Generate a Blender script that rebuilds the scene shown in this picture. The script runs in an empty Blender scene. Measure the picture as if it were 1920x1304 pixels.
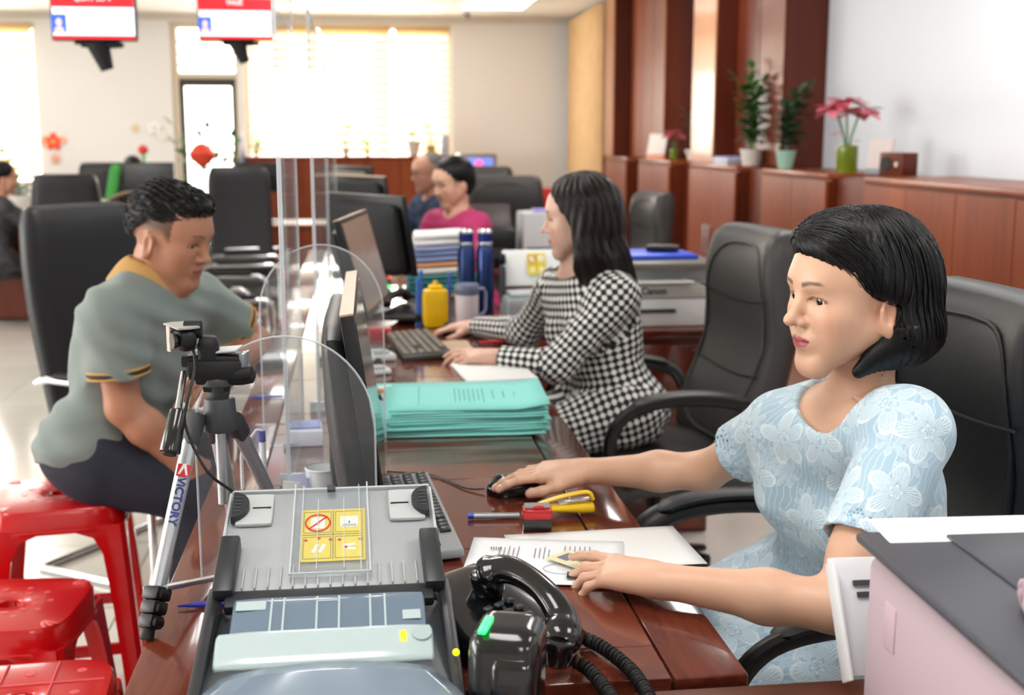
import bpy, bmesh, math, random
import numpy as np
from mathutils import Vector, Matrix
random.seed(7); R=math.radians; PI=math.pi
S=bpy.context.scene; C=S.collection
# ---------------------------------------------------------------- camera
CH=1.42; FPX=2250.; TH=math.atan(397/FPX); YAW=math.atan(290/math.hypot(FPX,397))
cd=bpy.data.cameras.new('camera'); cam=bpy.data.objects.new('camera',cd); C.objects.link(cam); S.camera=cam
cd.sensor_fit='HORIZONTAL'; cd.sensor_width=36; cd.lens=36*FPX/1920; cd.clip_start=.05; cd.clip_end=200
cam.location=(0,0,CH); cam.rotation_euler=(PI/2-TH,0,-YAW)
cd.dof.use_dof=True; cd.dof.focus_distance=1.72; cd.dof.aperture_fstop=4.6
ct,st=math.cos(TH),math.sin(TH); cy,sy=math.cos(YAW),math.sin(YAW)
def ray(px,py):
    a=(px-960)/FPX;b=(652-py)/FPX; v=ct+b*st; w=-st+b*ct
    return (a*cy+v*sy, v*cy-a*sy, w)
def at(px,py,Y): r=ray(px,py); t=Y/r[1]; return Vector((r[0]*t,Y,CH+r[2]*t))
def on(px,py,z): r=ray(px,py); t=(z-CH)/r[2]; return Vector((r[0]*t,r[1]*t,z))
# ---------------------------------------------------------------- view, world, lights
S.view_settings.view_transform='Standard'; S.view_settings.look='None'; S.view_settings.gamma=1
S.view_settings.use_curve_mapping=False; S.view_settings.exposure=0.16
W=bpy.data.worlds.new('world'); S.world=W; W.use_nodes=True
bg=W.node_tree.nodes['Background']; bg.inputs[0].default_value=(1.0,.965,.9,1); bg.inputs[1].default_value=6.5
def area(name,loc,rot,sx,sy_,power,col=(1,1,1)):
    l=bpy.data.lights.new(name,'AREA'); l.shape='RECTANGLE'; l.size=sx; l.size_y=sy_; l.energy=power; l.color=col
    o=bpy.data.objects.new(name,l); o.location=loc; o.rotation_euler=rot; C.objects.link(o); return o
ZC=2.68
PANELS=[(-.2,1.0),(-.2,4.4),(-.2,7.6),(1.34,11.5),(-3.2,1.0),(-3.2,4.4),(-3.2,7.8),(-3.2,11.2),(1.7,1.0),(1.7,4.4),(1.7,7.8),(-.2,-2.0),(1.7,-2.0)]
for i,(x,y) in enumerate(PANELS):
    area('ceiling_lamp_light',(x,y,ZC-.03),(0,0,0),.58,1.1,21,(1,.985,.96))
for x0,x1 in ((-4.8,-3.5),(-1.15,1.0)):
    area('window_daylight',((x0+x1)/2,13.1,1.65),(-PI/2,0,0),x1-x0,.9,55,(1,.955,.88))
area('window_daylight',(-6.8,3.0,1.6),(0,-PI/2,0),1.6,6.0,115,(.97,.985,1))
# ---------------------------------------------------------------- materials
def lin(h):
    if isinstance(h,str):
        h=h.lstrip('#'); v=[int(h[i:i+2],16)/255 for i in (0,2,4)]
    else: v=h
    return tuple((c/12.92 if c<=.04045 else ((c+.055)/1.055)**2.4) for c in v)+(1,)
_M={}
def M(name,col,rough=.5,metal=0,bump=0,bscale=200,coat=0,vary=0,vscale=8,emit=0,spec=None,alpha=None,trans=0,sheen=0,aniso=0,stretch=(1,1,1),sss=0):
    if name in _M: return _M[name]
    m=bpy.data.materials.new(name); m.use_nodes=True; nt=m.node_tree; n=nt.nodes; L=nt.links
    p=n['Principled BSDF']; p.inputs['Base Color'].default_value=lin(col); p.inputs['Roughness'].default_value=rough
    p.inputs['Metallic'].default_value=metal; p.inputs['Coat Weight'].default_value=coat; p.inputs['Coat Roughness'].default_value=.08
    if spec is not None: p.inputs['Specular IOR Level'].default_value=spec
    if trans: p.inputs['Transmission Weight'].default_value=trans
    if sheen: p.inputs['Sheen Weight'].default_value=sheen
    if alpha is not None: p.inputs['Alpha'].default_value=alpha
    if sss: p.inputs['Subsurface Weight'].default_value=sss; p.inputs['Subsurface Radius'].default_value=(.01,.004,.002)
    if emit: p.inputs['Emission Color'].default_value=lin(col); p.inputs['Emission Strength'].default_value=emit
    if bump or vary:
        tc=n.new('ShaderNodeTexCoord'); mp=n.new('ShaderNodeMapping'); mp.inputs['Scale'].default_value=stretch
        L.new(tc.outputs['Object'],mp.inputs['Vector'])
    if bump:
        t=n.new('ShaderNodeTexNoise'); t.inputs['Scale'].default_value=bscale; t.inputs['Detail'].default_value=3
        b=n.new('ShaderNodeBump'); b.inputs['Strength'].default_value=bump; b.inputs['Distance'].default_value=.002
        L.new(mp.outputs[0],t.inputs['Vector']); L.new(t.outputs['Fac'],b.inputs['Height']); L.new(b.outputs[0],p.inputs['Normal'])
    if vary:
        t=n.new('ShaderNodeTexNoise'); t.inputs['Scale'].default_value=vscale; t.inputs['Detail'].default_value=4
        r=n.new('ShaderNodeMix'); r.data_type='RGBA'; r.blend_type='MULTIPLY'; r.inputs['Factor'].default_value=1
        c=n.new('ShaderNodeMapRange'); c.inputs['From Min'].default_value=.3; c.inputs['From Max'].default_value=.7
        c.inputs['To Min'].default_value=1-vary; c.inputs['To Max'].default_value=1+vary*.4
        L.new(mp.outputs[0],t.inputs['Vector']); L.new(t.outputs['Fac'],c.inputs['Value'])
        r.inputs[6].default_value=lin(col); L.new(c.outputs[0],r.inputs[7]); L.new(r.outputs[2],p.inputs['Base Color'])
    _M[name]=m; return m
def wood(name,c1,c2,rough=.3,coat=0,axis='Y',scale=6,bands=1.0):
    if name in _M: return _M[name]
    m=bpy.data.materials.new(name); m.use_nodes=True; nt=m.node_tree; n=nt.nodes; L=nt.links; p=n['Principled BSDF']
    tc=n.new('ShaderNodeTexCoord'); mp=n.new('ShaderNodeMapping')
    s={'X':(.12,1,1),'Y':(1,.12,1),'Z':(1,1,.1)}[axis]; mp.inputs['Scale'].default_value=s
    L.new(tc.outputs['Object'],mp.inputs['Vector'])
    a=n.new('ShaderNodeTexNoise'); a.inputs['Scale'].default_value=scale; a.inputs['Detail'].default_value=5; a.inputs['Distortion'].default_value=1.2*bands
    f=n.new('ShaderNodeTexNoise'); f.inputs['Scale'].default_value=scale*14; f.inputs['Detail'].default_value=3
    L.new(mp.outputs[0],a.inputs['Vector']); L.new(mp.outputs[0],f.inputs['Vector'])
    mx=n.new('ShaderNodeMath'); mx.operation='MULTIPLY_ADD'; mx.inputs[1].default_value=.35; L.new(f.outputs['Fac'],mx.inputs[0]); L.new(a.outputs['Fac'],mx.inputs[2])
    cr=n.new('ShaderNodeValToRGB'); cr.color_ramp.elements[0].position=.48; cr.color_ramp.elements[1].position=.88
    cr.color_ramp.elements[0].color=lin(c1); cr.color_ramp.elements[1].color=lin(c2)
    L.new(mx.outputs[0],cr.inputs[0]); L.new(cr.outputs[0],p.inputs['Base Color'])
    p.inputs['Roughness'].default_value=rough; p.inputs['Coat Weight'].default_value=coat; p.inputs['Coat Roughness'].default_value=.07; p.inputs['Specular IOR Level'].default_value=.3
    _M[name]=m; return m
def acrylic(name,tint=(.97,.98,.985),haze=.05,rough=.02):
    if name in _M: return _M[name]
    m=bpy.data.materials.new(name); m.use_nodes=True; nt=m.node_tree; n=nt.nodes; L=nt.links; n.remove(n['Principled BSDF'])
    t=n.new('ShaderNodeBsdfTransparent'); t.inputs[0].default_value=(*tint,1); g=n.new('ShaderNodeBsdfGlossy'); g.inputs['Roughness'].default_value=rough
    d=n.new('ShaderNodeBsdfDiffuse'); d.inputs[0].default_value=(.8,.83,.86,1)
    a=n.new('ShaderNodeMixShader'); a.inputs[0].default_value=haze; b=n.new('ShaderNodeMixShader')
    fr=n.new('ShaderNodeFresnel'); fr.inputs[0].default_value=1.45; ml=n.new('ShaderNodeMath'); ml.operation='MULTIPLY'; ml.inputs[1].default_value=.38
    L.new(t.outputs[0],a.inputs[1]); L.new(d.outputs[0],a.inputs[2]); L.new(fr.outputs[0],ml.inputs[0]); L.new(ml.outputs[0],b.inputs[0])
    L.new(a.outputs[0],b.inputs[1]); L.new(g.outputs[0],b.inputs[2]); L.new(b.outputs[0],n['Material Output'].inputs[0])
    _M[name]=m; return m
# ---------------------------------------------------------------- mesh builder
def rotm(r): return Matrix.Rotation(r[2],3,'Z')@Matrix.Rotation(r[1],3,'Y')@Matrix.Rotation(r[0],3,'X')
class B:
    def __init__(s): s.b=bmesh.new()
    def _new(s,n0,mat3,loc):
        s.b.verts.ensure_lookup_table()
        for v in s.b.verts[n0:]: v.co=mat3@v.co+Vector(loc)
        return s
    def box(s,c,d,rot=(0,0,0),bev=0,seg=2,taper=None):
        t=bmesh.new(); bmesh.ops.create_cube(t,size=1)
        for v in t.verts:
            v.co=Vector((v.co.x*d[0],v.co.y*d[1],v.co.z*d[2]))
            if taper and v.co.z>0: v.co.x*=taper[0]; v.co.y*=taper[1]
        if bev: bmesh.ops.bevel(t,geom=t.verts[:]+t.edges[:],offset=min(bev,.49*min(d)),segments=seg,profile=.5,affect='EDGES')
        return s._merge(t,rotm(rot),c)
    def _merge(s,t,m3,c):
        me=bpy.data.meshes.new('t'); t.to_mesh(me); t.free(); n0=len(s.b.verts); s.b.from_mesh(me); bpy.data.meshes.remove(me)
        return s._new(n0,m3,c)
    def cyl(s,a,b,r0,r1=None,n=20,cap=True,bev=0):
        a=Vector(a);b=Vector(b);r1=r0 if r1 is None else r1; d=b-a; L=d.length
        t=bmesh.new(); bmesh.ops.create_cone(t,cap_ends=cap,segments=n,radius1=r0,radius2=r1,depth=L)
        if bev:
            es=[e for e in t.edges if abs(e.verts[0].co.z-e.verts[1].co.z)<1e-6]
            bmesh.ops.bevel(t,geom=es,offset=bev,segments=2,profile=.5,affect='EDGES')
        q=Vector((0,0,1)).rotation_difference(d.normalized()).to_matrix()
        return s._merge(t,q,(a+b)/2)
    def ell(s,c,r,rot=(0,0,0),n=20,e=1.0,m=12):
        t=bmesh.new(); bmesh.ops.create_uvsphere(t,u_segments=n,v_segments=m,radius=1)
        for v in t.verts:
            k=[math.copysign(abs(x)**e,x) for x in v.co]; v.co=Vector((k[0]*r[0],k[1]*r[1],k[2]*r[2]))
        return s._merge(t,rotm(rot),c)
    def pad(s,c,d,bev,rot=(0,0,0),n=10,fn=None):   # soft rounded block, optionally deformed
        t=bmesh.new(); bmesh.ops.create_cube(t,size=2); bmesh.ops.subdivide_edges(t,edges=t.edges[:],cuts=n,use_grid_fill=True)
        h=[x/2 for x in d]; bv=min(bev,*[x*.999 for x in h])
        for v in t.verts:
            p=Vector((v.co.x*h[0],v.co.y*h[1],v.co.z*h[2]))
            q=Vector([max(-(h[i]-bv),min(h[i]-bv,p[i])) for i in range(3)]); o=p-q
            if o.length>1e-9:
                l=o.length; mx=max(abs(x) for x in o); o=o*(min(bv,mx)/l if l>0 else 0)
            v.co=q+o
            if fn: v.co=Vector(fn(v.co,h))
        return s._merge(t,rotm(rot),c)
    def tube(s,pts,r,n=8,closed=False,flat=None,up=(0,0,1)):
        pts=[Vector(p) for p in pts]; N=len(pts); rs=r if isinstance(r,(list,tuple)) else [r]*N; rings=[]; prev=None
        for i,p in enumerate(pts):
            a=pts[(i-1)%N] if (closed or i>0) else p; b=pts[(i+1)%N] if (closed or i<N-1) else p
            d=(b-a).normalized()
            if prev is None:
                u=Vector(up); u=(u-d*u.dot(d)); u=u if u.length>1e-3 else Vector((1,0,0)); u=(u-d*u.dot(d)).normalized()
            else: u=(prev-d*prev.dot(d)).normalized()
            prev=u; w=d.cross(u); k=flat or 1.0
            rings.append([s.b.verts.new(p+u*math.cos(2*PI*j/n)*rs[i]*k+w*math.sin(2*PI*j/n)*rs[i]) for j in range(n)])
        for i in range(N if closed else N-1):
            A=rings[i];Bq=rings[(i+1)%N]
            for j in range(n): s.b.faces.new((A[j],A[(j+1)%n],Bq[(j+1)%n],Bq[j]))
        if not closed: s.b.faces.new(rings[0][::-1]); s.b.faces.new(rings[-1])
        return s
    def lathe(s,prof,c=(0,0,0),n=24,rot=(0,0,0)):
        t=bmesh.new(); rings=[]
        for r,z in prof:
            rings.append([t.verts.new((r*math.cos(2*PI*j/n),r*math.sin(2*PI*j/n),z)) for j in range(n)] if r>1e-6 else [t.verts.new((0,0,z))])
        for A,Bq in zip(rings,rings[1:]):
            for j in range(n):
                k=(j+1)%n
                if len(A)==1 and len(Bq)==1: continue
                if len(A)==1: t.faces.new((A[0],Bq[k],Bq[j]))
                elif len(Bq)==1: t.faces.new((A[j],A[k],Bq[0]))
                else: t.faces.new((A[j],A[k],Bq[k],Bq[j]))
        return s._merge(t,rotm(rot),c)
    def prism(s,poly,th,o=(0,0,0),ux=(1,0,0),uy=(0,1,0)):   # extruded outline, thickness along ux x uy
        ux=Vector(ux);uy=Vector(uy);w=ux.cross(uy).normalized(); o=Vector(o)
        a=[s.b.verts.new(o+ux*p[0]+uy*p[1]-w*th/2) for p in poly]; b=[s.b.verts.new(o+ux*p[0]+uy*p[1]+w*th/2) for p in poly]; n=len(poly)
        s.b.faces.new(a[::-1]); s.b.faces.new(b)
        for i in range(n): s.b.faces.new((a[i],a[(i+1)%n],b[(i+1)%n],b[i]))
        return s
    def quad(s,p): s.b.faces.new([s.b.verts.new(Vector(x)) for x in p]); return s
    def grid(s,fn,nu,nv,flip=False,close=False):
        g=[[s.b.verts.new(Vector(fn(i/nu,j/nv))) for j in range(nv+1)] for i in range(nu+1)]
        for i in range(nu):
            for j in range(nv):
                f=(g[i][j],g[i+1][j],g[i+1][j+1],g[i][j+1]); s.b.faces.new(f[::-1] if flip else f)
        return s
    def each(s,fn):
        for v in s.b.verts: v.co=Vector(fn(v.co))
        return s
    def obj(s,name,mat,parent=None,smooth=True,sharp=40,loc=None):
        bmesh.ops.recalc_face_normals(s.b,faces=s.b.faces[:])
        if smooth:
            for f in s.b.faces: f.smooth=True
            for e in s.b.edges:
                if len(e.link_faces)==2 and e.calc_face_angle(0)>R(sharp): e.smooth=False
        me=bpy.data.meshes.new(name); s.b.to_mesh(me); s.b.free(); o=bpy.data.objects.new(name,me)
        if mat: me.materials.append(mat)
        C.objects.link(o); o.parent=parent
        if loc is not None: o.location=loc
        return o
def thing(name,label,cat,loc=(0,0,0),rz=0,group=None,rot=None):
    o=bpy.data.objects.new(name,None); o.empty_display_size=.1; C.objects.link(o); o.location=loc; o.rotation_euler=rot or (0,0,rz)
    o['label']=label; o['category']=cat
    if group: o['group']=group
    return o
def tag(o,label,cat,group=None,loc=None,rz=None):
    o['label']=label; o['category']=cat
    if group: o['group']=group
    if loc is not None: o.location=loc
    if rz is not None: o.rotation_euler=(0,0,rz)
    return o
def struct(o): o['kind']='structure'; return o
def dup(root,loc,rz,label,parent=None):
    def cp(o,p):
        c=o.copy(); C.objects.link(c); c.parent=p
        for ch in [x for x in KIDS.get(o.name,[])]: cp(ch,c)
        return c
    KIDS={}
    for x in bpy.data.objects:
        if x.parent: KIDS.setdefault(x.parent.name,[]).append(x)
    r=cp(root,None); r.location=loc; r.rotation_euler=(root.rotation_euler[0],root.rotation_euler[1],rz); r['label']=label; return r
# shared materials
leather=M('black_leather','#17181b',.42,bump=.25,bscale=420,spec=.4); leather_grey=M('grey_leather','#3e3c3b',.45,bump=.2,bscale=380)
black=M('black_plastic','#101113',.4,spec=.4); black_m=M('black_matte','#18191b',.6,spec=.3); chrome=M('chrome','#d9dbdd',.14,1); alu=M('aluminium','#b4b8bd',.34,.75)
white=M('white_plastic','#e4e6e6',.4); grey_p=M('grey_plastic','#a9adb0',.45); dgrey=M('dark_grey_plastic','#3c3f44',.45)
paper=M('paper','#f0f0ee',.8); redp=M('red_plastic','#c9060f',.22,coat=.3,spec=.6); teal=M('teal_paper','#86d6cd',.75)
mahog=wood('mahogany_lacquer','#3a120c','#7c3523',.22,.55,'Y',5); mahog_x=wood('mahogany_lacquer_across','#3a120c','#7c3523',.22,.55,'X',5)
lam=wood('red_brown_laminate','#6e2c12','#92461f',.38,.1,'Z',3,.4); lam_d=wood('dark_red_brown_laminate','#4a1a0c','#6b2a12',.4,.1,'Z',3,.4)
clear=acrylic('clear_acrylic'); edge=acrylic('acrylic_edge',(.93,.96,1.0),.45,.2)
leafg=M('leaf_green','#3f7a2c',.45,vary=.35,vscale=30); leafd=M('leaf_dark_green','#2f5a38',.45,vary=.3,vscale=30)
# ================================================================ ROOM
wallm=M('wall_paint','#f0efee',.85); wallr=M('wall_paint_cool','#d9dfe6',.6); ceilm=M('ceiling_paint','#e9e6e0',.9)
floorm=M('floor_tile','#d8d4cc',.13,vary=.06,vscale=3); grout=M('grout','#9c978e',.9)
YB=13.3; XR=2.75; XL=-7.0; YF=-4.5
fl=struct(B().box(((XL+XR)/2,(YB+YF)/2,-.06),(XR-XL,YB-YF,.1)).obj('floor',grout,smooth=False))
t0=None
for i in range(-6,5):
    for j in range(0,21):
        x=i*.6+.15; y=j*.6+.3
        if x>XR-.3 or (x>-.3 and y<2): continue
        if t0 is None: t0=B().box((0,0,0),(.597,.597,.012),bev=.0015,seg=1).obj('tile',floorm,fl); o=t0
        else: o=t0.copy(); C.objects.link(o)
        o.location=(x,y,-.006)
# glossy field beyond the tiled area (outside what the frame shows of the joints)
struct(B().box((-5.22,4.5,-.006),(3.5,17.5,.012)).obj('floor_field',floorm,fl,False)) 
ce=struct(B().box(((XL+XR)/2,(YB+YF)/2,ZC+.05),(XR-XL+.4,YB-YF+.4,.1)).obj('ceiling',ceilm,smooth=False))
def wpanel(name,x0,x1,y0,y1,z0,z1,m=None): return struct(B().box(((x0+x1)/2,(y0+y1)/2,(z0+z1)/2),(x1-x0,y1-y0,z1-z0)).obj(name,m or wallm,smooth=False))
WB=YB+.12
wb=wpanel('wall_back',-3.28,-1.93,YB,YB+.25,0,ZC)
for a in ((1.03,XR+.2,0,ZC),(-1.2,1.03,0,.95),(-7,-3.28,0,.9),(XL,-5.2,.9,ZC),(-5.2,-3.28,2.58,ZC),(-1.93,1.03,2.60,ZC),(-1.25,-1.18,.95,2.6)):
    o=wpanel('wall_back',a[0],a[1],YB,YB+.25,a[2],a[3])
wpanel('wall_right',XR,XR+.2,YF,YB,0,ZC,wallr); wpanel('wall_left',XL-.2,XL,YF,-.2,0,ZC); wpanel('wall_left',XL-.2,XL,6.2,YB+.2,0,ZC)
wpanel('wall_left',XL-.2,XL,-.2,6.2,0,.7); wpanel('wall_left',XL-.2,XL,-.2,6.2,2.5,ZC); wpanel('wall_front',XL-.2,XR+.2,YF-.2,YF,0,ZC)
def win(name,x0,x1,z0,z1,y=YB+.1,nm=3):
    f=M('window_frame','#e9e0d0',.5); b=B(); w=.05
    b.box(((x0+x1)/2,y,z0+w/2),(x1-x0,.06,w)).box(((x0+x1)/2,y,z1-w/2),(x1-x0,.06,w))
    for k in range(nm+1): b.box((x0+w/2+(x1-x0-w)*k/nm,y,(z0+z1)/2),(w,.05,z1-z0-2*w))
    o=struct(b.obj(name,f,smooth=False)); B().box(((x0+x1)/2,y,(z0+z1)/2),(x1-x0-.02,.006,z1-z0-.02)).obj('pane',clear,o,False); return o
win('window_1',-5.2,-3.28,.9,2.58,nm=2); win('window_3',-1.18,1.03,.95,2.6,nm=3)
# blinds: rows of alternating sheer and denser fabric bands
def fabric(name,col,k):
    m=bpy.data.materials.new(name); m.use_nodes=True; nt=m.node_tree; n=nt.nodes; L=nt.links; n.remove(n['Principled BSDF'])
    d=n.new('ShaderNodeBsdfDiffuse'); d.inputs[0].default_value=lin(col); t=n.new('ShaderNodeBsdfTranslucent'); t.inputs[0].default_value=lin(col)
    x=n.new('ShaderNodeMixShader'); x.inputs[0].default_value=k; L.new(d.outputs[0],x.inputs[1]); L.new(t.outputs[0],x.inputs[2]); L.new(x.outputs[0],n['Material Output'].inputs[0]); return m
bl1=fabric('blind_sheer','#fffdf2',.88); bl2=fabric('blind_dense','#f8e2b2',.66)
def blind(x0,x1,z0,z1,label,y=YB+.02):
    t=thing('roller_blind',label,'blind',((x0+x1)/2,y,z0),group='roller blinds on the back windows'); w=x1-x0
    B().box((0,-.01,z1-z0-.03),(w,.07,.06),bev=.01).obj('head_rail',M('blind_rail','#d8b98a',.5),t); B().box((0,0,.01),(w,.02,.02),bev=.005).obj('bottom_rail',M('blind_rail','#d8b98a',.5),t)
    n=int((z1-z0-.08)/.085); h=(z1-z0-.08)/n
    for k in range(n):
        B().box((0,0,.02+h*(k+.28)),(w-.02,.0022,h*.56)).obj('fabric_band',bl1,t,False); B().box((0,0,.02+h*(k+.78)),(w-.02,.0018,h*.44)).obj('fabric_band',bl2,t,False)
blind(-4.27,-3.32,1.0,2.57,'cream striped roller blind at the left picture edge'); blind(-5.2,-4.3,1.0,2.57,'cream striped roller blind further left')
blind(-1.13,-.42,1.0,2.58,'cream striped roller blind just right of the glass door'); blind(-.38,.38,1.0,2.58,'cream striped roller blind in the middle, behind the acrylic screen'); blind(.42,1.0,1.0,2.58,'cream striped roller blind nearest the bare wall')
# glazed door with transom slats
dr=struct(B().box((-1.9,YB+.1,1.3),(.07,.12,2.6)).box((-1.24,YB+.1,1.3),(.07,.12,2.6)).box((-1.57,YB+.1,2.05),(.6,.12,.06)).box((-1.57,YB+.1,2.57),(.6,.12,.06)).obj('door_1',M('door_frame','#d9cdb8',.5),smooth=False))
for k in range(3): B().box((-1.57,YB+.08,2.16+k*.12),(.6,.05,.025)).obj('transom_slat',M('transom_wood','#c9a579',.5),dr,False)
lf=B().box((-1.84,YB+.1,1.02),(.05,.05,2.0)).box((-1.3,YB+.1,1.02),(.05,.05,2.0)).box((-1.57,YB+.1,.1),(.5,.05,.16)).box((-1.57,YB+.1,1.98),(.5,.05,.08)).obj('door_leaf',M('door_alu','#3b3733',.4),dr,False)
B().box((-1.57,YB+.1,1.05),(.5,.008,1.8)).obj('pane',clear,lf,False); B().cyl((-1.33,YB+.05,.95),(-1.33,YB+.05,1.25),.012).obj('door_handle',chrome,lf)
# curtain by the back right corner
def curt(u,v):
    y=11.35+1.75*u; return (2.30+.0*u+.035*math.sin(u*2*PI*9)+.012*math.sin(u*61),y,.02+v*2.62)
tag(B().grid(curt,160,6).obj('curtain',M('curtain_cloth','#ddb98a',.85,vary=.08)),'beige pleated floor-length curtain in the far right corner','curtain')
# ceiling lamps
for i,(x,y) in enumerate(PANELS):
    if i in (3,):
        t=thing('ceiling_panel_lamp','bright square ceiling panel lamp at the top of the picture','ceiling lamp',(x,y,ZC-.02))
        B().box((0,0,0),(.62,1.2,.03)).obj('frame',white,t,False); B().box((0,0,-.016),(.58,1.14,.004)).obj('diffuser',M('lamp_diffuser','#ffffff',.5,emit=3),t,False)
for x,z in ((-.9,0),(.15,0),(.95,0)): struct(B().box((x,8.5,ZC-.002),(.012,9,.006)).obj('trim_1',M('ceiling_joint','#cfcac0',.8),None,False))
struct(B().box((-1,YB-.02,ZC-.03),(8,.05,.06)).obj('trim_2',M('cornice','#d9d2c6',.7),None,False))
tag(B().cyl((1.15,YB-.5,ZC-.001),(1.15,YB-.5,ZC-.05),.03,.045).cyl((1.15,YB-.5,ZC-.05),(1.15,YB-.5,ZC-.07),.03,.015).obj('smoke_detector',M('detector','#8d8a86',.5)),'small round smoke detector near the top of the back wall','detector')
# ---------------------------------------------------------------- cabinets and pilasters on the right
def slabs(t,x,y0,y1,z0,z1,n,handles=True,m=lam):
    w=(y1-y0)/n
    for k in range(n):
        d=B().box((x,y0+w*(k+.5),(z0+z1)/2),(.02,w-.006,z1-z0),bev=.002,seg=1).obj('door',m,t)
        if handles:
            s=(1 if k%2==0 else -1)*(-1 if n==9 else 1)
            B().tube([(x-.012,y0+w*(k+.5)+s*(w/2-.045),z1-.36),(x-.035,y0+w*(k+.5)+s*(w/2-.045),z1-.36),(x-.035,y0+w*(k+.5)+s*(w/2-.045),z1-.54),(x-.012,y0+w*(k+.5)+s*(w/2-.045),z1-.54)],.007).obj('handle',alu,d)
def cabinet(y0,y1,x0,ht,n,label,handles=True):
    t=thing('low_cabinet',label,'cabinet',(x0,(y0+y1)/2,0),group='low wood cabinets along the right wall')
    h=(y1-y0)/2
    B().box(((XR-x0)/2,0,ht/2),(XR-x0-.03,2*h-.01,ht-.04)).obj('carcass',lam_d,t,False); B().box(((XR-x0)/2-.01,0,ht-.012),(XR-x0-.01,2*h-.004,.03),bev=.004).obj('top_board',lam,t)
    slabs(t,0.0,-h+.01,h-.01,.06,ht-.035,n,handles)
cabinet(1.37,5.27,2.29,1.235,9,'longest wood cabinet run, behind the woman in light blue')
cabinet(5.70,6.68,2.29,1.235,2,'wood cabinet under the small mint plant pot, beside the long run')
cabinet(7.15,8.2,2.29,1.235,2,'wood cabinet below the dark tall pilaster, with the beige plant pot near it')
cabinet(8.75,9.75,2.29,1.235,2,'narrow wood cabinet under the bright wall niche')
cabinet(10.2,11.1,2.29,1.235,2,'farthest wood cabinet beside the beige curtain')
def post(y0,y1,x0,z1,m=lam_d,name='trim_3'):
    return struct(B().box(((x0+XR)/2,(y0+y1)/2,z1/2),(XR-x0,y1-y0,z1),bev=.004,seg=1).obj(name,m))
post(5.28,5.69,2.33,1.225); post(6.69,7.14,2.36,1.225); post(8.21,8.74,2.40,1.225); post(9.76,10.19,2.42,1.22)
def pilaster(x0,x1,y0,y1,nb,m2=lam):
    o=struct(B().box(((x0+x1)/2,(y0+y1)/2,(1.235+ZC)/2),(x1-x0,y1-y0,ZC-1.235)).obj('trim_4',lam_d,smooth=False))
    w=(y1-y0)/nb
    for k in range(nb): B().box((x0-.006,y0+w*(k+.5),(1.235+ZC)/2),(.014,w-.012,ZC-1.245),bev=.003,seg=1).obj('panel',m2,o)
    return o
lam_lit=wood('lit_orange_laminate','#a0633c','#bd8257',.3,.2,'Z',3,.4)  # paler copy of the laminate, light and reflection painted into its colour
pilaster(2.50,XR,6.95,7.85,2,lam_d); pilaster(2.36,XR,7.87,8.42,1,lam_lit); pilaster(2.45,XR,9.55,10.75,3); pilaster(2.30,XR,10.8,11.2,1,lam_lit)
# ================================================================ BACKGROUND FURNITURE
def counter(x0,x1,y0,y1,ht,label,nf=3,lamm=lam):
    t=thing('counter',label,'counter',((x0+x1)/2,y0,0)); w=x1-x0
    B().box((0,(y1-y0)/2+.01,ht/2),(w-.02,y1-y0-.02,ht-.04)).obj('body',lam_d,t,False)
    B().box((0,(y1-y0)/2,ht-.015),(w,y1-y0+.02,.03),bev=.005).obj('top_board',lamm,t)
    for k in range(nf): B().box((-w/2+w/nf*(k+.5),0,ht/2),(w/nf-.01,.02,ht-.08),bev=.003,seg=1).obj('panel',lamm,t)
    return t
counter(-1.16,.96,12.55,13.0,1.215,'tall red-brown wood counter below the middle back window',4)
counter(-4.6,-3.28,11.9,12.5,.80,'dark red wood reception desk at the far left edge',2,lam_d)
counter(-2.9,-1.7,9.6,10.2,.78,'wooden desk behind the row of far left office chairs',2,lam_d)
counter(-1.0,-.2,8.9,9.5,.78,'wooden desk seen between the chrome chairs and the acrylic screen',2)
def leaf(b,p,d,L,w,droop=.3,up=(0,0,1)):
    p=Vector(p); d=Vector(d).normalized(); s=d.cross(Vector(up)); s=s.normalized() if s.length>.01 else Vector((1,0,0)); n=s.cross(d)
    pr=[(0,.12),(.3,.85),(.55,1),(.8,.65),(1,.03)]; L2=[];Rr=[]; M2=[]
    for u,k in pr:
        c=p+d*L*u-Vector((0,0,1))*droop*L*u*u
        M2.append(b.b.verts.new(c-n*w*.12*k)); L2.append(b.b.verts.new(c+s*w*k/2)); Rr.append(b.b.verts.new(c-s*w*k/2))
    for i in range(4): b.b.faces.new((L2[i],M2[i],M2[i+1],L2[i+1])); b.b.faces.new((M2[i],Rr[i],Rr[i+1],M2[i+1]))
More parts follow.
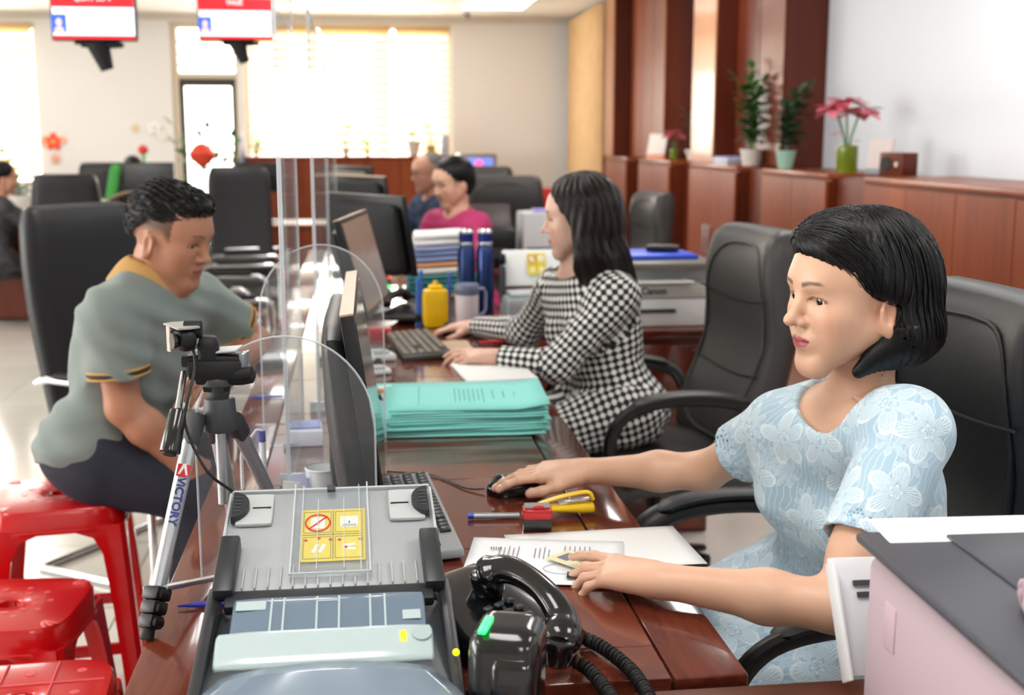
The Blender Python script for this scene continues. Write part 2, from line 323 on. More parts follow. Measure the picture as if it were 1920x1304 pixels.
def plant(name,label,loc,pot,potm,stems,leafmat,ll=.05,lw=.02,per=9,lean=.2,seed=1,hgt=.3,group=None):
    rnd=random.Random(seed); t=thing(name,label,'plant',loc,group=group); h,r0,r1=pot
    B().lathe([(0,0),(r0*.95,0),(r0,.01),(r1,h*.92),(r1*1.06,h*.93),(r1*1.06,h),(r1*.9,h),(r1*.88,h*.85),(0,h*.85)]).obj('pot',potm,t)
    for k in range(stems):
        a=rnd.uniform(0,2*PI); sl=rnd.uniform(.3,1)*lean; H_=hgt*rnd.uniform(.65,1); pts=[]
        for i in range(6):
            u=i/5; pts.append(Vector((math.cos(a)*(r0*.3+sl*H_*u*u),math.sin(a)*(r0*.3+sl*H_*u*u),h*.85+H_*u)))
        st_=B().tube(pts,[.0035-.0004*i for i in range(6)],6).obj('stem',leafmat,t)
        b=B()
        for i in range(per):
            u=.15+.85*i/per; j=min(4,int(u*5)); p=pts[j].lerp(pts[j+1],u*5-j); a2=a+i*2.4+rnd.uniform(-.4,.4)
            leaf(b,p,(math.cos(a2),math.sin(a2),rnd.uniform(.2,.9)),ll*rnd.uniform(.8,1.3),lw*1.6,.4)
        leaf(b,pts[-1],(math.cos(a),math.sin(a),1.2),ll,lw,.2)
        b.obj('leaves',leafmat,t)
    return t
potw=M('white_pot','#d9d5cf',.4); potg=M('mint_pot','#9cc7b4',.35); green_glass=M('green_glass','#8a9c1e',.15,trans=.5)
def shelf_at(px,Y): p=at(px,300,Y); return p
CT=1.238
p=at(1397,308,7.15); plant('potted_plant','tall glossy green plant in a beige pot before the dark pilaster',(2.42,7.28,CT),(.10,.055,.07),potw,9,leafg,.095,.040,17,.22,3,.52)
p=at(1457,300,6.75); plant('potted_plant','small bushy green plant in a mint pot on the cabinet',(2.40,6.62,CT),(.10,.04,.055),potg,8,leafd,.10,.034,14,.40,8,.36)
plant('potted_plant','dark green plant half hidden behind the lit pilaster',(2.50,8.85,CT),(.08,.05,.07),potw,4,leafd,.07,.025,9,.35,18,.35)
def poinsettia(label,loc,scale,seed):
    t=thing('poinsettia_vase',label,'flower',loc); rnd=random.Random(seed)
    B().lathe([(0,0),(.042,0),(.045,.01),(.045,.11),(.04,.115),(.038,.012),(0,.012)]).each(lambda v:v*scale).obj('vase',green_glass,t)
    pink=M('pink_petal','#ec7f92',.55,vary=.15,vscale=40)
    for k,(dx,dy,h) in enumerate(((-.05,.02,.27),(.045,-.01,.26),(.0,.03,.30))):
        B().tube([(0,0,.05*scale),(dx*.3*scale,dy*.3*scale,.15*scale),(dx*scale,dy*scale,h*scale)],.0045*scale,6).obj('stem',leafg,t)
        b=B()
        for q in range(9):
            a=q*2*PI/9+k; leaf(b,(dx*scale,dy*scale,h*scale),(math.cos(a),math.sin(a),(-.05,.45,.2)[q%3]),.11*scale,.062*scale,.35)
        b.obj('petals',pink,t)
    b=B(); leaf(b,(-.01*scale,0,.17*scale),(-1,-.2,.1),.08*scale,.03*scale); leaf(b,(.01*scale,0,.13*scale),(.8,.4,.3),.07*scale,.03*scale); b.obj('bract',pink,t)
poinsettia('pink artificial poinsettia in a green glass vase before the cool white wall',(2.42,5.80,CT),1.18,1)
poinsettia('small pink poinsettia in a green vase beside the orange and white card',(2.46,9.3,CT),.72,2)
def card(label,loc,rz,w,h,col,base=None,name='desk_calendar',cat='calendar'):
    t=thing(name,label,cat,loc,rz); B().box((0,0,h/2),(w,.012,h),rot=(R(-12),0,0),bev=.003).obj('page',M('card_'+col,col,.6),t)
    if base: B().box((0,-.01,h*.08),(w*1.02,.03,h*.18),bev=.003).obj('base',M('card_'+base,base,.5),t)
card('white card with an orange base standing by the small poinsettia',(2.40,9.6,CT),R(-60),.2,.2,'#f3efe9','#ef7a3a')
card('pinkish desk calendar leaning beside the large poinsettia',(2.48,5.55,CT),R(-60),.13,.17,'#cfc0bd','#8d9296')
t=thing('wooden_radio','dark red wooden radio box with round speaker on the cabinet','radio',(2.45,5.28,CT),R(-75))
B().box((0,0,.055),(.16,.09,.105),bev=.006).obj('case',lam_d,t); B().cyl((-.03,-.046,.055),(-.03,-.05,.055),.035).obj('speaker_grille',black,t); B().cyl((.05,-.045,.055),(.05,-.056,.055),.012).obj('knob',chrome,t)
lav=M('lavender_folder','#9aa0cf',.7)
t=thing('folder_pile','lavender paper folders lying behind the potted plants','folder',(2.42,7.62,CT))
for k in range(4): B().box((.005*(k%2),0,.008+.012*k),(.2,.3+.02*(k%3),.01)).obj('folder',lav if k%2 else paper,t,False)
# back counter ornaments
for i,(x,l,s,hh) in enumerate(((.58,'grey-white pot with a leafy green plant on the far counter',.95,.2),(.76,'yellow-green plant beside the grey-white pot on the far counter',.7,.22),(-1.03,'tiny yellow vase with twigs at the left end of the far counter',.35,.13),(-.35,'slim plant behind the acrylic screen on the far counter',.5,.2),(-.12,'second slim plant behind the acrylic screen, right of the first',.55,.2),(.1,'small yellow pot with dry flowers in the middle of the far counter',.35,.13))):
    plant('potted_plant',l,(x,12.7+.03*(i%2),1.216),(.16*s,.05*s,.09*s),potw if i in(0,3,4) else M('yellow_pot','#c9a94e',.5),4,M('yellow_leaf','#9db04a',.5,vary=.3,vscale=30) if i!=0 else leafg,.09,.035,6,.5,30+i,hh)
tag(B().lathe([(0,0),(.04,0),(.045,.02),(.045,.18),(.03,.22),(0,.22)]).obj('vase',M('grey_vase','#b9bccb',.4)),'slim grey vase at the right end of the far counter','vase',loc=(.90,12.62,1.216))
# kiosk
t=thing('ticket_kiosk','grey ticket machine with lit blue and pink screen by the back wall','machine',(1.22,12.6,0),R(4))
B().box((0,0,.62),(.38,.34,1.24),bev=.01).obj('body',M('kiosk_grey','#8d8a86',.4,.3),t); B().box((0,-.175,1.13),(.30,.012,.14),bev=.004).obj('screen',M('kiosk_blue','#7388e0',.3,emit=.8),t)
B().cyl((0,-.182,1.14),(0,-.188,1.14),.04).obj('button',M('kiosk_pink','#ff5fa0',.3,emit=1.2),t); B().box((0,-.18,.75),(.2,.02,.05)).obj('slot',black,t,False)
# hanging screens
def text_mesh(body,size,ext,name,mat,parent,loc,rot,mat4=None,bold=0,italic=0):
    cu=bpy.data.curves.new('t','FONT'); cu.body=body; cu.size=size; cu.extrude=ext; cu.align_x='CENTER'; cu.align_y='CENTER'; cu.offset=bold; cu.shear=italic; cu.resolution_u=3
    tmp=bpy.data.objects.new('tmp',cu); C.objects.link(tmp); dg=bpy.context.evaluated_depsgraph_get(); me=bpy.data.meshes.new_from_object(tmp.evaluated_get(dg)); bpy.data.objects.remove(tmp)
    o=bpy.data.objects.new(name,me); me.materials.clear(); me.materials.append(mat); C.objects.link(o); o.parent=parent
    if mat4 is not None: o.matrix_local=mat4
    else: o.location=loc; o.rotation_euler=rot
    return o
def tv(label,px0,px1,pyb,Y,name='hanging_screen'):
    a=at(px0,pyb,Y); b=at(px1,pyb,Y); w=b.x-a.x; h=w*.56; c=Vector(((a.x+b.x)/2,Y,a.z))
    t=thing(name,label,'television',c,group='queue screens hanging from the ceiling')
    B().box((0,.02,h/2),(w,.04,h),bev=.006).obj('housing',black,t); B().box((0,-.001,h/2),(w-.02,.004,h-.02)).obj('picture',M('screen_white','#eef2ff',.3,emit=1.0),t,False)
    s1=M('screen_red','#e0202a',.3,emit=.9); B().box((0,-.004,h*.84),(w-.02,.004,h*.28)).obj('header',s1,t,False); B().box((0,-.004,.016),(w-.02,.004,.016)).obj('footer',s1,t,False)
    B().box((-w*.40,-.004,h*.36),(w*.17,.004,h*.38)).obj('portrait',M('screen_blue','#2a5fe0',.3,emit=.8),t,False)
    sk=M('screen_skin','#e8c0b0',.3,emit=.7); B().ell((-w*.40,-.007,h*.38),(w*.035,.002,h*.085)).ell((-w*.40,-.007,h*.22),(w*.055,.002,h*.07)).obj('face_picture',sk,t)
    cu=None
    o=text_mesh('QUẦY SỐ 4' if px0<200 else 'THUẾ',h*.15,.0008,'lettering',M('screen_letter','#ffffff',.3,emit=1),t,(-w*.0,-.008,h*.88),(PI/2,0,0))
    B().pad((w*.06,.05,-.015),(w*.5,.06,.03),.012,n=3).cyl((w*.0,.05,.0),(w*.10,.06,-.13),.055,.03).box((0,.06,h*.4),(.2,.06,.2)).obj('bracket',black_m,t); B().cyl((0,.12,h*.4),(0,.12,ZC-c.z),.02).obj('ceiling_pole',alu,t)
    return t
tv('ceiling-hung red and white information screen at the left',97,258,76,6.0); tv('washed-out information screen seen beside the acrylic edge',372,512,75,7.6)
# ---------------------------------------------------------------- chairs
def loop_arm(t,s,m,padm,w=.28):
    pts=[(s*w,-.20,.60),(s*(w+.03),-.17,.655),(s*(w+.035),-.06,.685),(s*(w+.035),.08,.69),(s*(w+.03),.19,.665),(s*(w+.025),.245,.60),(s*(w+.01),.235,.52),(s*(w-.03),.17,.445),(s*(w-.08),.12,.42)]
    # smooth the loop
    P=[Vector(p) for p in pts]; Q=[]
    for i in range(len(P)-1):
        a=P[max(0,i-1)];b=P[i];c=P[i+1];d=P[min(len(P)-1,i+2)]
        for k in range(5):
            u=k/5; Q.append(.5*((2*b)+(c-a)*u+(2*a-5*b+4*c-d)*u*u+(3*b-a-3*c+d)*u**3))
    Q.append(P[-1]); o=B().tube(Q,.027,10,flat=.62).obj('armrest',m,t)
    B().tube([q+Vector((0,0,.016)) for q in Q[6:21]],[.012]+[.03]*13+[.012],10,flat=.35).obj('arm_pad',padm,o)
def exec_chair(label,loc,rz,m=leather,top=1.16,w=.5,back_w=None,tilt=.16,arms=True,base=True,name='office_chair',group='office chairs',seatz=.48,armw=.28):
    t=thing(name,label,'chair',loc,rz,group); bw=back_w or w
    # faces +Y; back at -Y
    B().pad((0,.02,seatz-.05),(w,.50,.11),.05,n=10,fn=lambda v,h:(v.x*(1-.05*(v.y>0)),v.y,v.z+.02*math.cos(v.x/h[0]*1.4)*math.cos(v.y/h[1]*1.4)-(.02*max(0,v.y/h[1])**3))).obj('seat',m,t)
    H0=seatz-.02; hb=top-H0
    def bf(v,h):
        u=(v.z+h[2])/(2*h[2]); k=1-.16*max(0,u-.55)**1.2/.38-.06*(1-u); xs=v.x*k
        bulge=.018*math.sin(u*PI*3.0)*(1 if v.y>0 else .2); side=.035*(v.x/h[0])**2
        y=v.y+bulge*(v.y>0)+side*(1 if v.y>0 else .35)-tilt*u*hb*(1)-.02*math.sin(u*PI)
        return (xs,y-.225,v.z)
    bk=B().pad((0,0,H0+hb/2),(bw,.105,hb),.052,n=16,fn=bf).obj('backrest',m,t)
    hh=hb/2
    for u in (.40,.72):
        pts=[]
        for i in range(15):
            x=-bw/2*.93+bw*.93*i/14; q=bf(Vector((x,.0545,(u*2-1)*hh-.03*math.cos(x/bw*3))),(bw/2,.0525,hh)); pts.append(Vector(q)+Vector((0,.001,H0+hh)))
        B().tube(pts,.0032,6).obj('seam',M('seam','#141416',.5),bk)
    pts=[]
    for i in range(40):
        a=i/40*2*PI; x=math.copysign(abs(math.cos(a))**.55,math.cos(a))*(bw/2-.045); z=math.copysign(abs(math.sin(a))**.55,math.sin(a))*(hh-.05)
        q=bf(Vector((x,.053,z)),(bw/2,.0525,hh)); pts.append(Vector(q)+Vector((0,.0,H0+hh)))
    B().tube(pts,.005,6,closed=True).obj('piping',m,bk)
    if arms:
        for s in (-1,1): loop_arm(t,s,black,m,armw)
    if base:
        B().cyl((0,0,.10),(0,0,seatz-.11),.028,.024).cyl((0,0,seatz-.14),(0,0,seatz-.10),.07,.11).obj('gas_column',black,t)
        for k in range(5):
            a=k*2*PI/5+.3; d=Vector((math.cos(a),math.sin(a),0))
            l=B().tube([d*.02+Vector((0,0,.11)),d*.16+Vector((0,0,.105)),d*.29+Vector((0,0,.075))],[.032,.026,.018],8,flat=.7).obj('base_leg',black,t)
            B().cyl(d*.29+Vector((d.y*.018,-d.x*.018,.028)),d*.29-Vector((d.y*.018,-d.x*.018,-.028)),.027).obj('caster',black_m,l)
    return t
def visitor_chair(label,loc,rz,m=leather,top=1.0,w=.5,jacket=False):
    t=thing('visitor_chair',label,'chair',loc,rz,'chrome framed visitor chairs')
    B().pad((0,.0,.43),(w,.48,.09),.04,n=8).obj('seat',m,t)
    hb=top-.42
    B().pad((0,0,.44+hb/2),(w*.96,.08,hb),.04,n=12,fn=lambda v,h:(v.x*(1-.1*max(0,v.z/h[2])**3),v.y-.2-.16*(v.z+h[2])+.03*(v.x/h[0])**2-.02*math.sin((v.z/h[2]+1)*PI/2),v.z)).obj('backrest',m,t)
    for s in (-1,1):
        x=s*(w/2+.03)
        fr=B().tube([(x,-.25,.012),(x,.2,.012),(x,.24,.03),(x,.25,.08),(x,.25,.60),(x,.235,.64),(x,.2,.655),(x,-.16,.655),(x,-.21,.64)],.0125,10).obj('frame',chrome,t)
        B().pad((x,.02,.672),(.045,.28,.022),.01,n=4).obj('arm_pad',black_m,fr)
    for y_,z_,r_ in ((-.25,.012,.0125),(.15,.37,.011),(-.21,.64,.012)): B().cyl((-w/2-.03,y_,z_),(w/2+.03,y_,z_),r_).obj('crossbar',chrome,t)
    return t

# ---------------------------------------------------------------- left background decoration
plant('potted_plant','tall leafy plant standing before the glass door',(-1.42,12.2,0),(.35,.14,.18),potw,9,leafg,.16,.07,12,.35,51,1.25)
t=thing('lantern','red hanging paper lantern on the plant by the glass door','lantern',(-1.50,12.1,1.12)); B().lathe([(0,0),(.04,.01),(.11,.07),(.13,.13),(.08,.20),(.03,.23),(0,.235)]).obj('shade',M('lantern_red','#e2462c',.6),t); B().cyl((0,0,-.10),(0,0,0),.012,.018).obj('tassel',M('tassel_red','#d23322',.7),t); B().cyl((0,0,.23),(0,0,.42),.004).obj('cord',M('cord_y','#c9a94e',.6),t)
t=thing('banner_flag','blue cloth banner standing right of the glass door','banner',(-1.14,12.3,0)); B().cyl((0,0,0),(0,0,1.5),.012).obj('pole',alu,t); B().grid(lambda u,v:(-.02+.16*u*(1-v)+.01*math.sin(v*9),.03*math.sin(u*5),.75+.65*v),8,14).obj('cloth',M('banner_blue','#2f6fb8',.7),t)
plant('potted_plant','white pot with a mixed green bush at the left picture edge',(-3.42,12.15,.80),(.13,.06,.09),potw,9,M('leaf_olive','#7d7a35',.5,vary=.3,vscale=30),.11,.05,10,.6,61,.36)
def blossom(label,x,z,y,s,col,cat='decoration'):
    t=thing('blossom_decoration',label,cat,(x,y,z)); m=M('blossom_'+col,col,.6)
    for q in range(5):
        a=q*2*PI/5+.3; B().ell((math.cos(a)*.055*s,0,math.sin(a)*.055*s),(.042*s,.006,.034*s),rot=(0,-a,0),n=12,m=8).obj('petal',m,t)
    B().ell((0,-.006,0),(.02*s,.008,.02*s),n=12,m=8).obj('centre',M('blossom_core','#e9c27a',.6),t)
for (px,py,s,col,l) in ((100,266,1.0,'#ff5a2c','big orange blossom sticker on the white wall'),(84,265,.6,'#ffb48a','pale orange blossom sticker left of the big one'),(118,263,.5,'#ffc6a4','pale orange blossom sticker right of the big one'),(104,298,.6,'#f7b7a6','faint pink blossom sticker below the big orange one'),(290,240,.8,'#fbfbf9','white blossom sticker near the glass door'),(305,256,.6,'#fbfbf9','small white blossom sticker lowest near the glass door'),(252,240,.5,'#f3e0c2','cream blossom sticker left of the white ones')):
    p=at(px,py,13.28); blossom(l,p.x,p.z,13.285,s,col)
def toyflower(label,px,py,Y,s,zb):
    p=at(px,py,Y); t=thing('toy_flower',label,'flower',(p.x,Y,zb)); H_=p.z-zb; g_=M('toy_green','#3fae4a',.5)
    B().lathe([(0,0),(.04,0),(.05,.05),(0,.05)]).obj('base',potw,t); B().tube([(0,0,.05),(.01,0,H_*.5),(0,0,H_)],.012*s,8).obj('stem',g_,t); B().pad((.03*s,0,H_*.6),(.06*s,.02,.05*s),.01,n=3).obj('leaf',g_,t); B().ell((0,0,H_),(.042*s,.03*s,.038*s),n=16).obj('bloom',M('toy_red','#e4442e',.5),t)
toyflower('red and green toy flower behind the far left monitor',268,281,10.0,1.0,.78)
p=at(212,335,9.75); t=thing('toy_cactus','green plush cactus in a tan pot behind the seated man','toy',(p.x,9.75,.78)); H_=p.z-.78; B().lathe([(0,0),(.05,0),(.065,.14),(0,.14)]).obj('pot',M('tan_pot','#d9a27c',.6),t); B().pad((0.0,0,.14+H_/2-.02),(.085,.05,H_-.02),.04,n=6,fn=lambda v,h:(v.x+.2*v.z,v.y,v.z)).obj('body',M('cactus','#3f9a45',.7),t)
plant('potted_plant','green plant among flowers on the dark reception desk at left',(-3.0,11.3,.0),(.9,.12,.16),potw,7,leafg,.10,.05,9,.3,71,.30)
tag(B().pad((0,0,.07),(.30,.2,.14),.03,n=5,fn=lambda v,h:(v.x,v.y,v.z*(1-.4*(v.x/h[0])))).obj('paper_bundle',M('bundle_grey','#c9c9c6',.8)),'grey-white bundle of papers on the desk behind the seated man','documents',loc=(-1.95,9.8,.781))
# ================================================================ DESKS
deskm=wood('desk_panel_wood','#3f1711','#743524',.16,.6,'Y',4); deskb=wood('desk_border_wood','#481b13','#7a3a28',.15,.6,'Y',6); deskx=wood('desk_cross_wood','#481b13','#7a3a28',.15,.6,'X',6)
dark_gap=M('dark_joint','#160806',.7)
def desk(label,y0,y1,x0=-.30,x1=.478,bw=.10,n=3):
    t=thing('office_desk',label,'desk',((x0+x1)/2,y0,0)); w=x1-x0; L=y1-y0
    B().box((0,L/2,.728),(w-.01,L-.01,.03)).obj('top_core',dark_gap,t,False)
    for s in (-1,1): B().box((s*(w/2-bw/2),L/2,.739),(bw-.003,L-.002,.022),bev=.004,seg=2).obj('edge_plank',deskb,t)
    for yy in (bw/2,L-bw/2): B().box((0,yy,.739),(w-2*bw-.003,bw-.003,.022),bev=.0015,seg=1).obj('cross_plank',deskx,t)
    h=(L-2*bw)/n
    for k in range(n): B().box((0,bw+h*(k+.5),.739),(w-2*bw-.003,h-.003,.022),bev=.0015,seg=1).obj('panel',deskm,t)
    for yy in (.02,L-.02): B().box((0,yy,.35),(w-.04,.03,.70)).obj('side_panel',mahog,t,False)
    B().box((-w/2+.05,L/2,.38),(.02,L-.08,.62)).obj('modesty_panel',mahog,t,False)
    B().box((0,L/2,.695),(w-.03,L-.03,.04)).obj('apron',mahog,t,False)
    return t
desk('glossy red-brown desk of the woman in light blue',1.373,2.80)
desk('glossy red-brown desk of the woman in black and white check',2.805,4.25)
desk('glossy red-brown desk of the woman in the magenta top',4.255,5.45)
desk('farthest red-brown desk of the row, of the man in navy',5.455,7.25,x1=.22)
t=thing('side_desk','near edge of a red-brown desk under the large printer and scanner','desk',(.7,.93,0))
B().box((0,0,.735),(2.02,.83,.03),bev=.005).obj('desktop',mahog_x,t); B().box((0,0,.69),(1.95,.76,.05)).obj('apron',mahog_x,t,False)
for x in (-.96,.96): B().box((x,0,.33),(.04,.74,.66)).obj('side_panel',mahog,t,False)
t=thing('side_desk','low wooden side desk carrying the white printer with a drawer','desk',(.86,4.40,0))
B().box((0,0,.735),(.74,.72,.03),bev=.005).obj('desktop',mahog_x,t); B().box((0.17,0,.36),(.40,.66,.715)).obj('pedestal',lam_d,t,False)
for k in range(2): d=B().box((.17,-.335,.18+.35*k),(.38,.02,.33),bev=.004).obj('drawer_front',mahog,t); B().box((.17,-.35,.27+.35*k),(.12,.012,.012)).obj('handle',alu,d,False)
t=thing('side_desk','wooden side desk with a black scanner by the woman in magenta','desk',(.85,6.35,0))
B().box((0,0,.735),(.70,.60,.03),bev=.005).obj('desktop',mahog_x,t); B().box((.1,0,.36),(.44,.54,.715)).obj('pedestal',lam_d,t,False)
# ================================================================ CHAIRS
exec_chair('large black leather office chair holding the woman in light blue',(.78,1.95,0),R(92),leather,1.16,.52,tilt=.17)
exec_chair('tall dark grey leather office chair behind the woman in checked clothes',(.89,3.50,0),R(97),leather_grey,1.15,.52,tilt=.17,armw=.27)
exec_chair('grey leather office chair seen sideways before the wood cabinets',(1.42,6.9,0),R(100),leather_grey,1.10,.46,tilt=.17)
exec_chair('grey leather office chair behind the woman in magenta',(.86,7.45,0),R(165),leather_grey,1.17,.56,tilt=.1)
exec_chair('small grey office chair half hidden behind the man in navy',(.80,8.75,0),R(150),leather_grey,1.20,.5,tilt=.1)
visitor_chair('big black leather armchair right behind the seated man in the grey polo shirt',(-.70,4.05,0),R(-124),leather,1.175,.52)
visitor_chair('chrome armed visitor chair nearest the seated man, second in its row',(-.66,5.45,0),R(-92),leather,1.05,.50)
vc=visitor_chair('chrome armed visitor chair with a brown jacket over its back',(-.78,6.45,0),R(-95),leather,1.12,.50)
visitor_chair('chrome armed visitor chair behind the one with the jacket',(-.74,7.6,0),R(-88),leather,1.05,.50)
visitor_chair('black visitor chair back left of the tall wood counter',(at(455,370,8.35).x,8.35,0),R(-170),leather,1.19,.46)
exec_chair('black office chair back at the left, beyond the seated man',(at(135,355,9.1).x,9.1,0),R(5),leather,1.16,.50,arms=False)
exec_chair('black office chair half hidden by the far left monitor',(at(222,320,11.0).x,11.0,0),R(-10),leather,1.2,.50,arms=False)
jk=M('brown_jacket','#85735f',.9,bump=.4,bscale=60,vary=.2); 
def jack(u,v):
    a=v*PI; y=-.36-.09*math.cos(a); z=1.02+.12*math.sin(a) if 0<v<1 else 1.02
    L_=.50*(1 if v<.5 else .55); w=.24*(1+.06*math.sin(u*14))
    if v<.35: k=(.35-v)/.35; y=-.46-.012*math.sin(u*17+v*5); z=1.08-k*.55
    elif v>.65: k=(v-.65)/.35; y=-.20+.06*k; z=1.08-k*.45
    else: k=(v-.35)/.3; y=-.46+.26*k; z=1.10+.05*math.sin(k*PI)
    return ((u-.5)*2*w,y-.02*(z-1.08),z)
j=tag(B().grid(jack,24,24).obj('jacket',jk),'brown jacket draped over a chrome armed visitor chair','jacket',loc=(-.78,6.45,0),rz=R(-95)); sm=j.modifiers.new('t','SOLIDIFY'); sm.thickness=.012
# ================================================================ MONITORS
scr_off=M('screen_dark','#1b1d20',.12,spec=.6); scr_reflect=M('screen_warm_reflection','#857465',.22,spec=.6,emit=.12); topedge=M('bezel_tan_reflection','#b5957a',.4)  # painted reflections: warm tone and glow on the screen, tan on the top edge
def monitor(label,c,rz,w,h,tilt=6,screen=None,edge=None,bulge=.04,zbase=.75,back=black,foot=True):
    t=thing('monitor',label,'monitor',(c[0],c[1],zbase),rz); zc=c[2]-zbase; tl=R(tilt)
    def T(v,z=zc):  # lean back about the panel's centre
        return Vector((v[0],v[1]*math.cos(tl)-v[2]*math.sin(tl),z+v[1]*math.sin(tl)+v[2]*math.cos(tl)))
    B().box((0,0,0),(w,.022,h),bev=.004).each(T).obj('bezel',black,t)
    B().pad((0,-.012-bulge/2,-.01),(w*.93,bulge+.02,h*.9),.035,n=8,fn=lambda v,hh:(v.x,v.y*(1 if v.y>0 else 1-.5*(v.x/hh[0])**2)*(1 if v.y>0 else .45+.55*(1-max(0,v.z/hh[2]))),v.z)).each(T).obj('back_shell',back,t)
    B().box((0,.0116,.004),(w-.024,.0015,h-.034)).each(T).obj('screen',screen or scr_off,t,False)
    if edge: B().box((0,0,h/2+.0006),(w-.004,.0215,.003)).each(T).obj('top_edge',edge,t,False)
    B().box((0,.0118,-h/2+.008),(.05,.001,.006)).each(T).obj('badge',grey_p,t,False)
    if foot:
        B().pad((0,-.05,zc/2+.02),(.07,.03,max(.05,zc-h*.15)),.012,n=3).obj('stand_neck',black,t); B().pad((0,-.03,.009),(.24,.19,.016),.007,n=6).obj('stand_foot',black,t)
    return t
monitor('black monitor seen edge-on in front of the woman in light blue',(.004,2.10,.985),R(-90.5),.60,.34,8,scr_off,topedge,.05)
monitor('tilted monitor with warm reflections facing the woman in checked clothes',(.012,3.68,1.04),R(-99),.50,.295,15,scr_reflect,topedge,.03)
monitor('large black monitor seen from behind, right of the tilted one',(.045,4.62,1.055),R(-56),.50,.30,10,None,None,.05,back=black_m)
monitor('black monitor seen from behind, in front of the woman in magenta',(.02,5.95,1.09),R(-58),.46,.28,8,None,topedge,.05,back=black_m)
monitor('brown-grey monitor back nearest the tall wood counter',(-.02,7.05,1.125),R(-60),.44,.25,8,None,None,.05,back=M('dusty_grey','#6b655c',.6))
monitor('black monitor far left, under the red and green toy flower',(at(278,327,9.8).x,9.8,1.085),R(180),.40,.26,5,zbase=.78,back=black_m)
monitor('small dark monitor by the glass door, beyond the visitor chairs',(-.72,9.2,1.115),R(180),.36,.22,5,zbase=.78,back=black_m)
# ================================================================ KEYBOARDS, MICE
def keyboard(label,c,rz,body,keym,L=.455,D=.155):
    t=thing('keyboard',label,'keyboard',c,rz)
    B().box((0,0,.010),(L,D,.016),rot=(R(3),0,0),bev=.004).obj('body',body,t)
    kb=None; rows=[(15,[1]*15),(15,None),(15,None),(14,None),(13,None)]; p=.0195; x0=-L/2+.014
    for r in range(6):
        y=D/2-.018-r*.0235-(0 if r==0 else .003); xs=[]
        if r<5:
            k=0; x=x0
            while x<x0+15*p-.001:
                wk=p*(1.5 if (r in(2,) and k==0) else 1.8 if (r==3 and k==0) else 2.2 if (r==4 and k==0) else 1)
                if x+wk>x0+15*p-.004 or (x+2*p>x0+15*p and r in(3,4)): wk=x0+15*p-x
                xs.append((x,wk)); x+=wk; k+=1
        else: xs=[(x0,p*1.3),(x0+1.3*p,p*1.2),(x0+2.5*p,p*1.2),(x0+3.7*p,p*5.6),(x0+9.3*p,p*1.2),(x0+10.5*p,p*1.2),(x0+11.7*p,p*1.3),(x0+13*p,p*2)]
        if r not in(3,): xs+=[(x0+15.35*p+i*p,p) for i in range(3)]
        if r>0: xs+=[(x0+18.6*p+i*p,p) for i in range(4 if L>.44 else 3)]
        for x,wk in xs:
            if x+wk>L/2-.004: continue
            key=(round(wk,4),)
            if key not in KM:
                KM[key]=B().box((0,0,0),(wk-.003,.0205,.007),bev=.0018,seg=1,taper=(.88,.82)).obj('key',keym,t); o=KM[key]
            else:
                o=KM[key].copy(); C.objects.link(o); o.parent=t
            o.location=(x+wk/2,y,.0215+(y)*.052); o.rotation_euler=(R(3),0,0)
    return t
KM={}; keyboard('black keyboard with a grey rim beside the edge-on monitor, near the documents',(.062,2.045,.75),R(-86),M('kb_grey','#8b8e90',.4),M('key_black','#23262a',.35))
KM={}; keyboard('grey keyboard under the tilted monitor, by the checked sleeves',(.175,3.80,.75),R(-84),M('kb_dark','#37342f',.4),M('key_grey','#6f675d',.4),L=.455)
def mouse(label,c,rz,m,light=None):
    t=thing('mouse',label,'computer mouse',c,rz)
    B().ell((0,0,.006),(.031,.058,.032),e=.85,n=28,m=18).each(lambda v:Vector((v.x*(1-.08*(v.y/.058)),v.y,max(v.z,.001)))).obj('shell',m,t)
    B().cyl((-.004,.034,.031),(.004,.034,.031),.008,n=14).obj('scroll_wheel',dgrey,t)
    if light: B().tube([(.0305*math.cos(a),.0565*math.sin(a),.006) for a in [i*PI/12-.5*PI for i in range(13)]],.0015,5).obj('light_strip',light,t)
    return t
glossb=M('gloss_black','#101113',.16,coat=.4)
mouse('black wired mouse under the hand of the woman in light blue',(.285,2.185,.75),R(98),glossb)
mouse('black mouse under the far hand of the woman in checked clothes',(.325,4.08,.75),R(95),black,M('mouse_light','#4a6cff',.3,emit=.5))
def cable(label,pts,r,m,name='cable'):
    P=[Vector(p) for p in pts]; Q=[]
    for i in range(len(P)-1):
        a=P[max(0,i-1)];b=P[i];c=P[i+1];d=P[min(len(P)-1,i+2)]
        for k in range(8):
            u=k/8; Q.append(.5*((2*b)+(c-a)*u+(2*a-5*b+4*c-d)*u*u+(3*b-a-3*c+d)*u**3))
    Q.append(P[-1]); o=B().tube(Q,r,8).obj(name,m)
    if label: tag(o,label,'cable')
    return o
cable('thin black mouse cable running left to the monitor',[(.226,2.195,.757),(.19,2.22,.753),(.14,2.31,.753),(.08,2.34,.753),(.02,2.36,.753)],.0018,black)
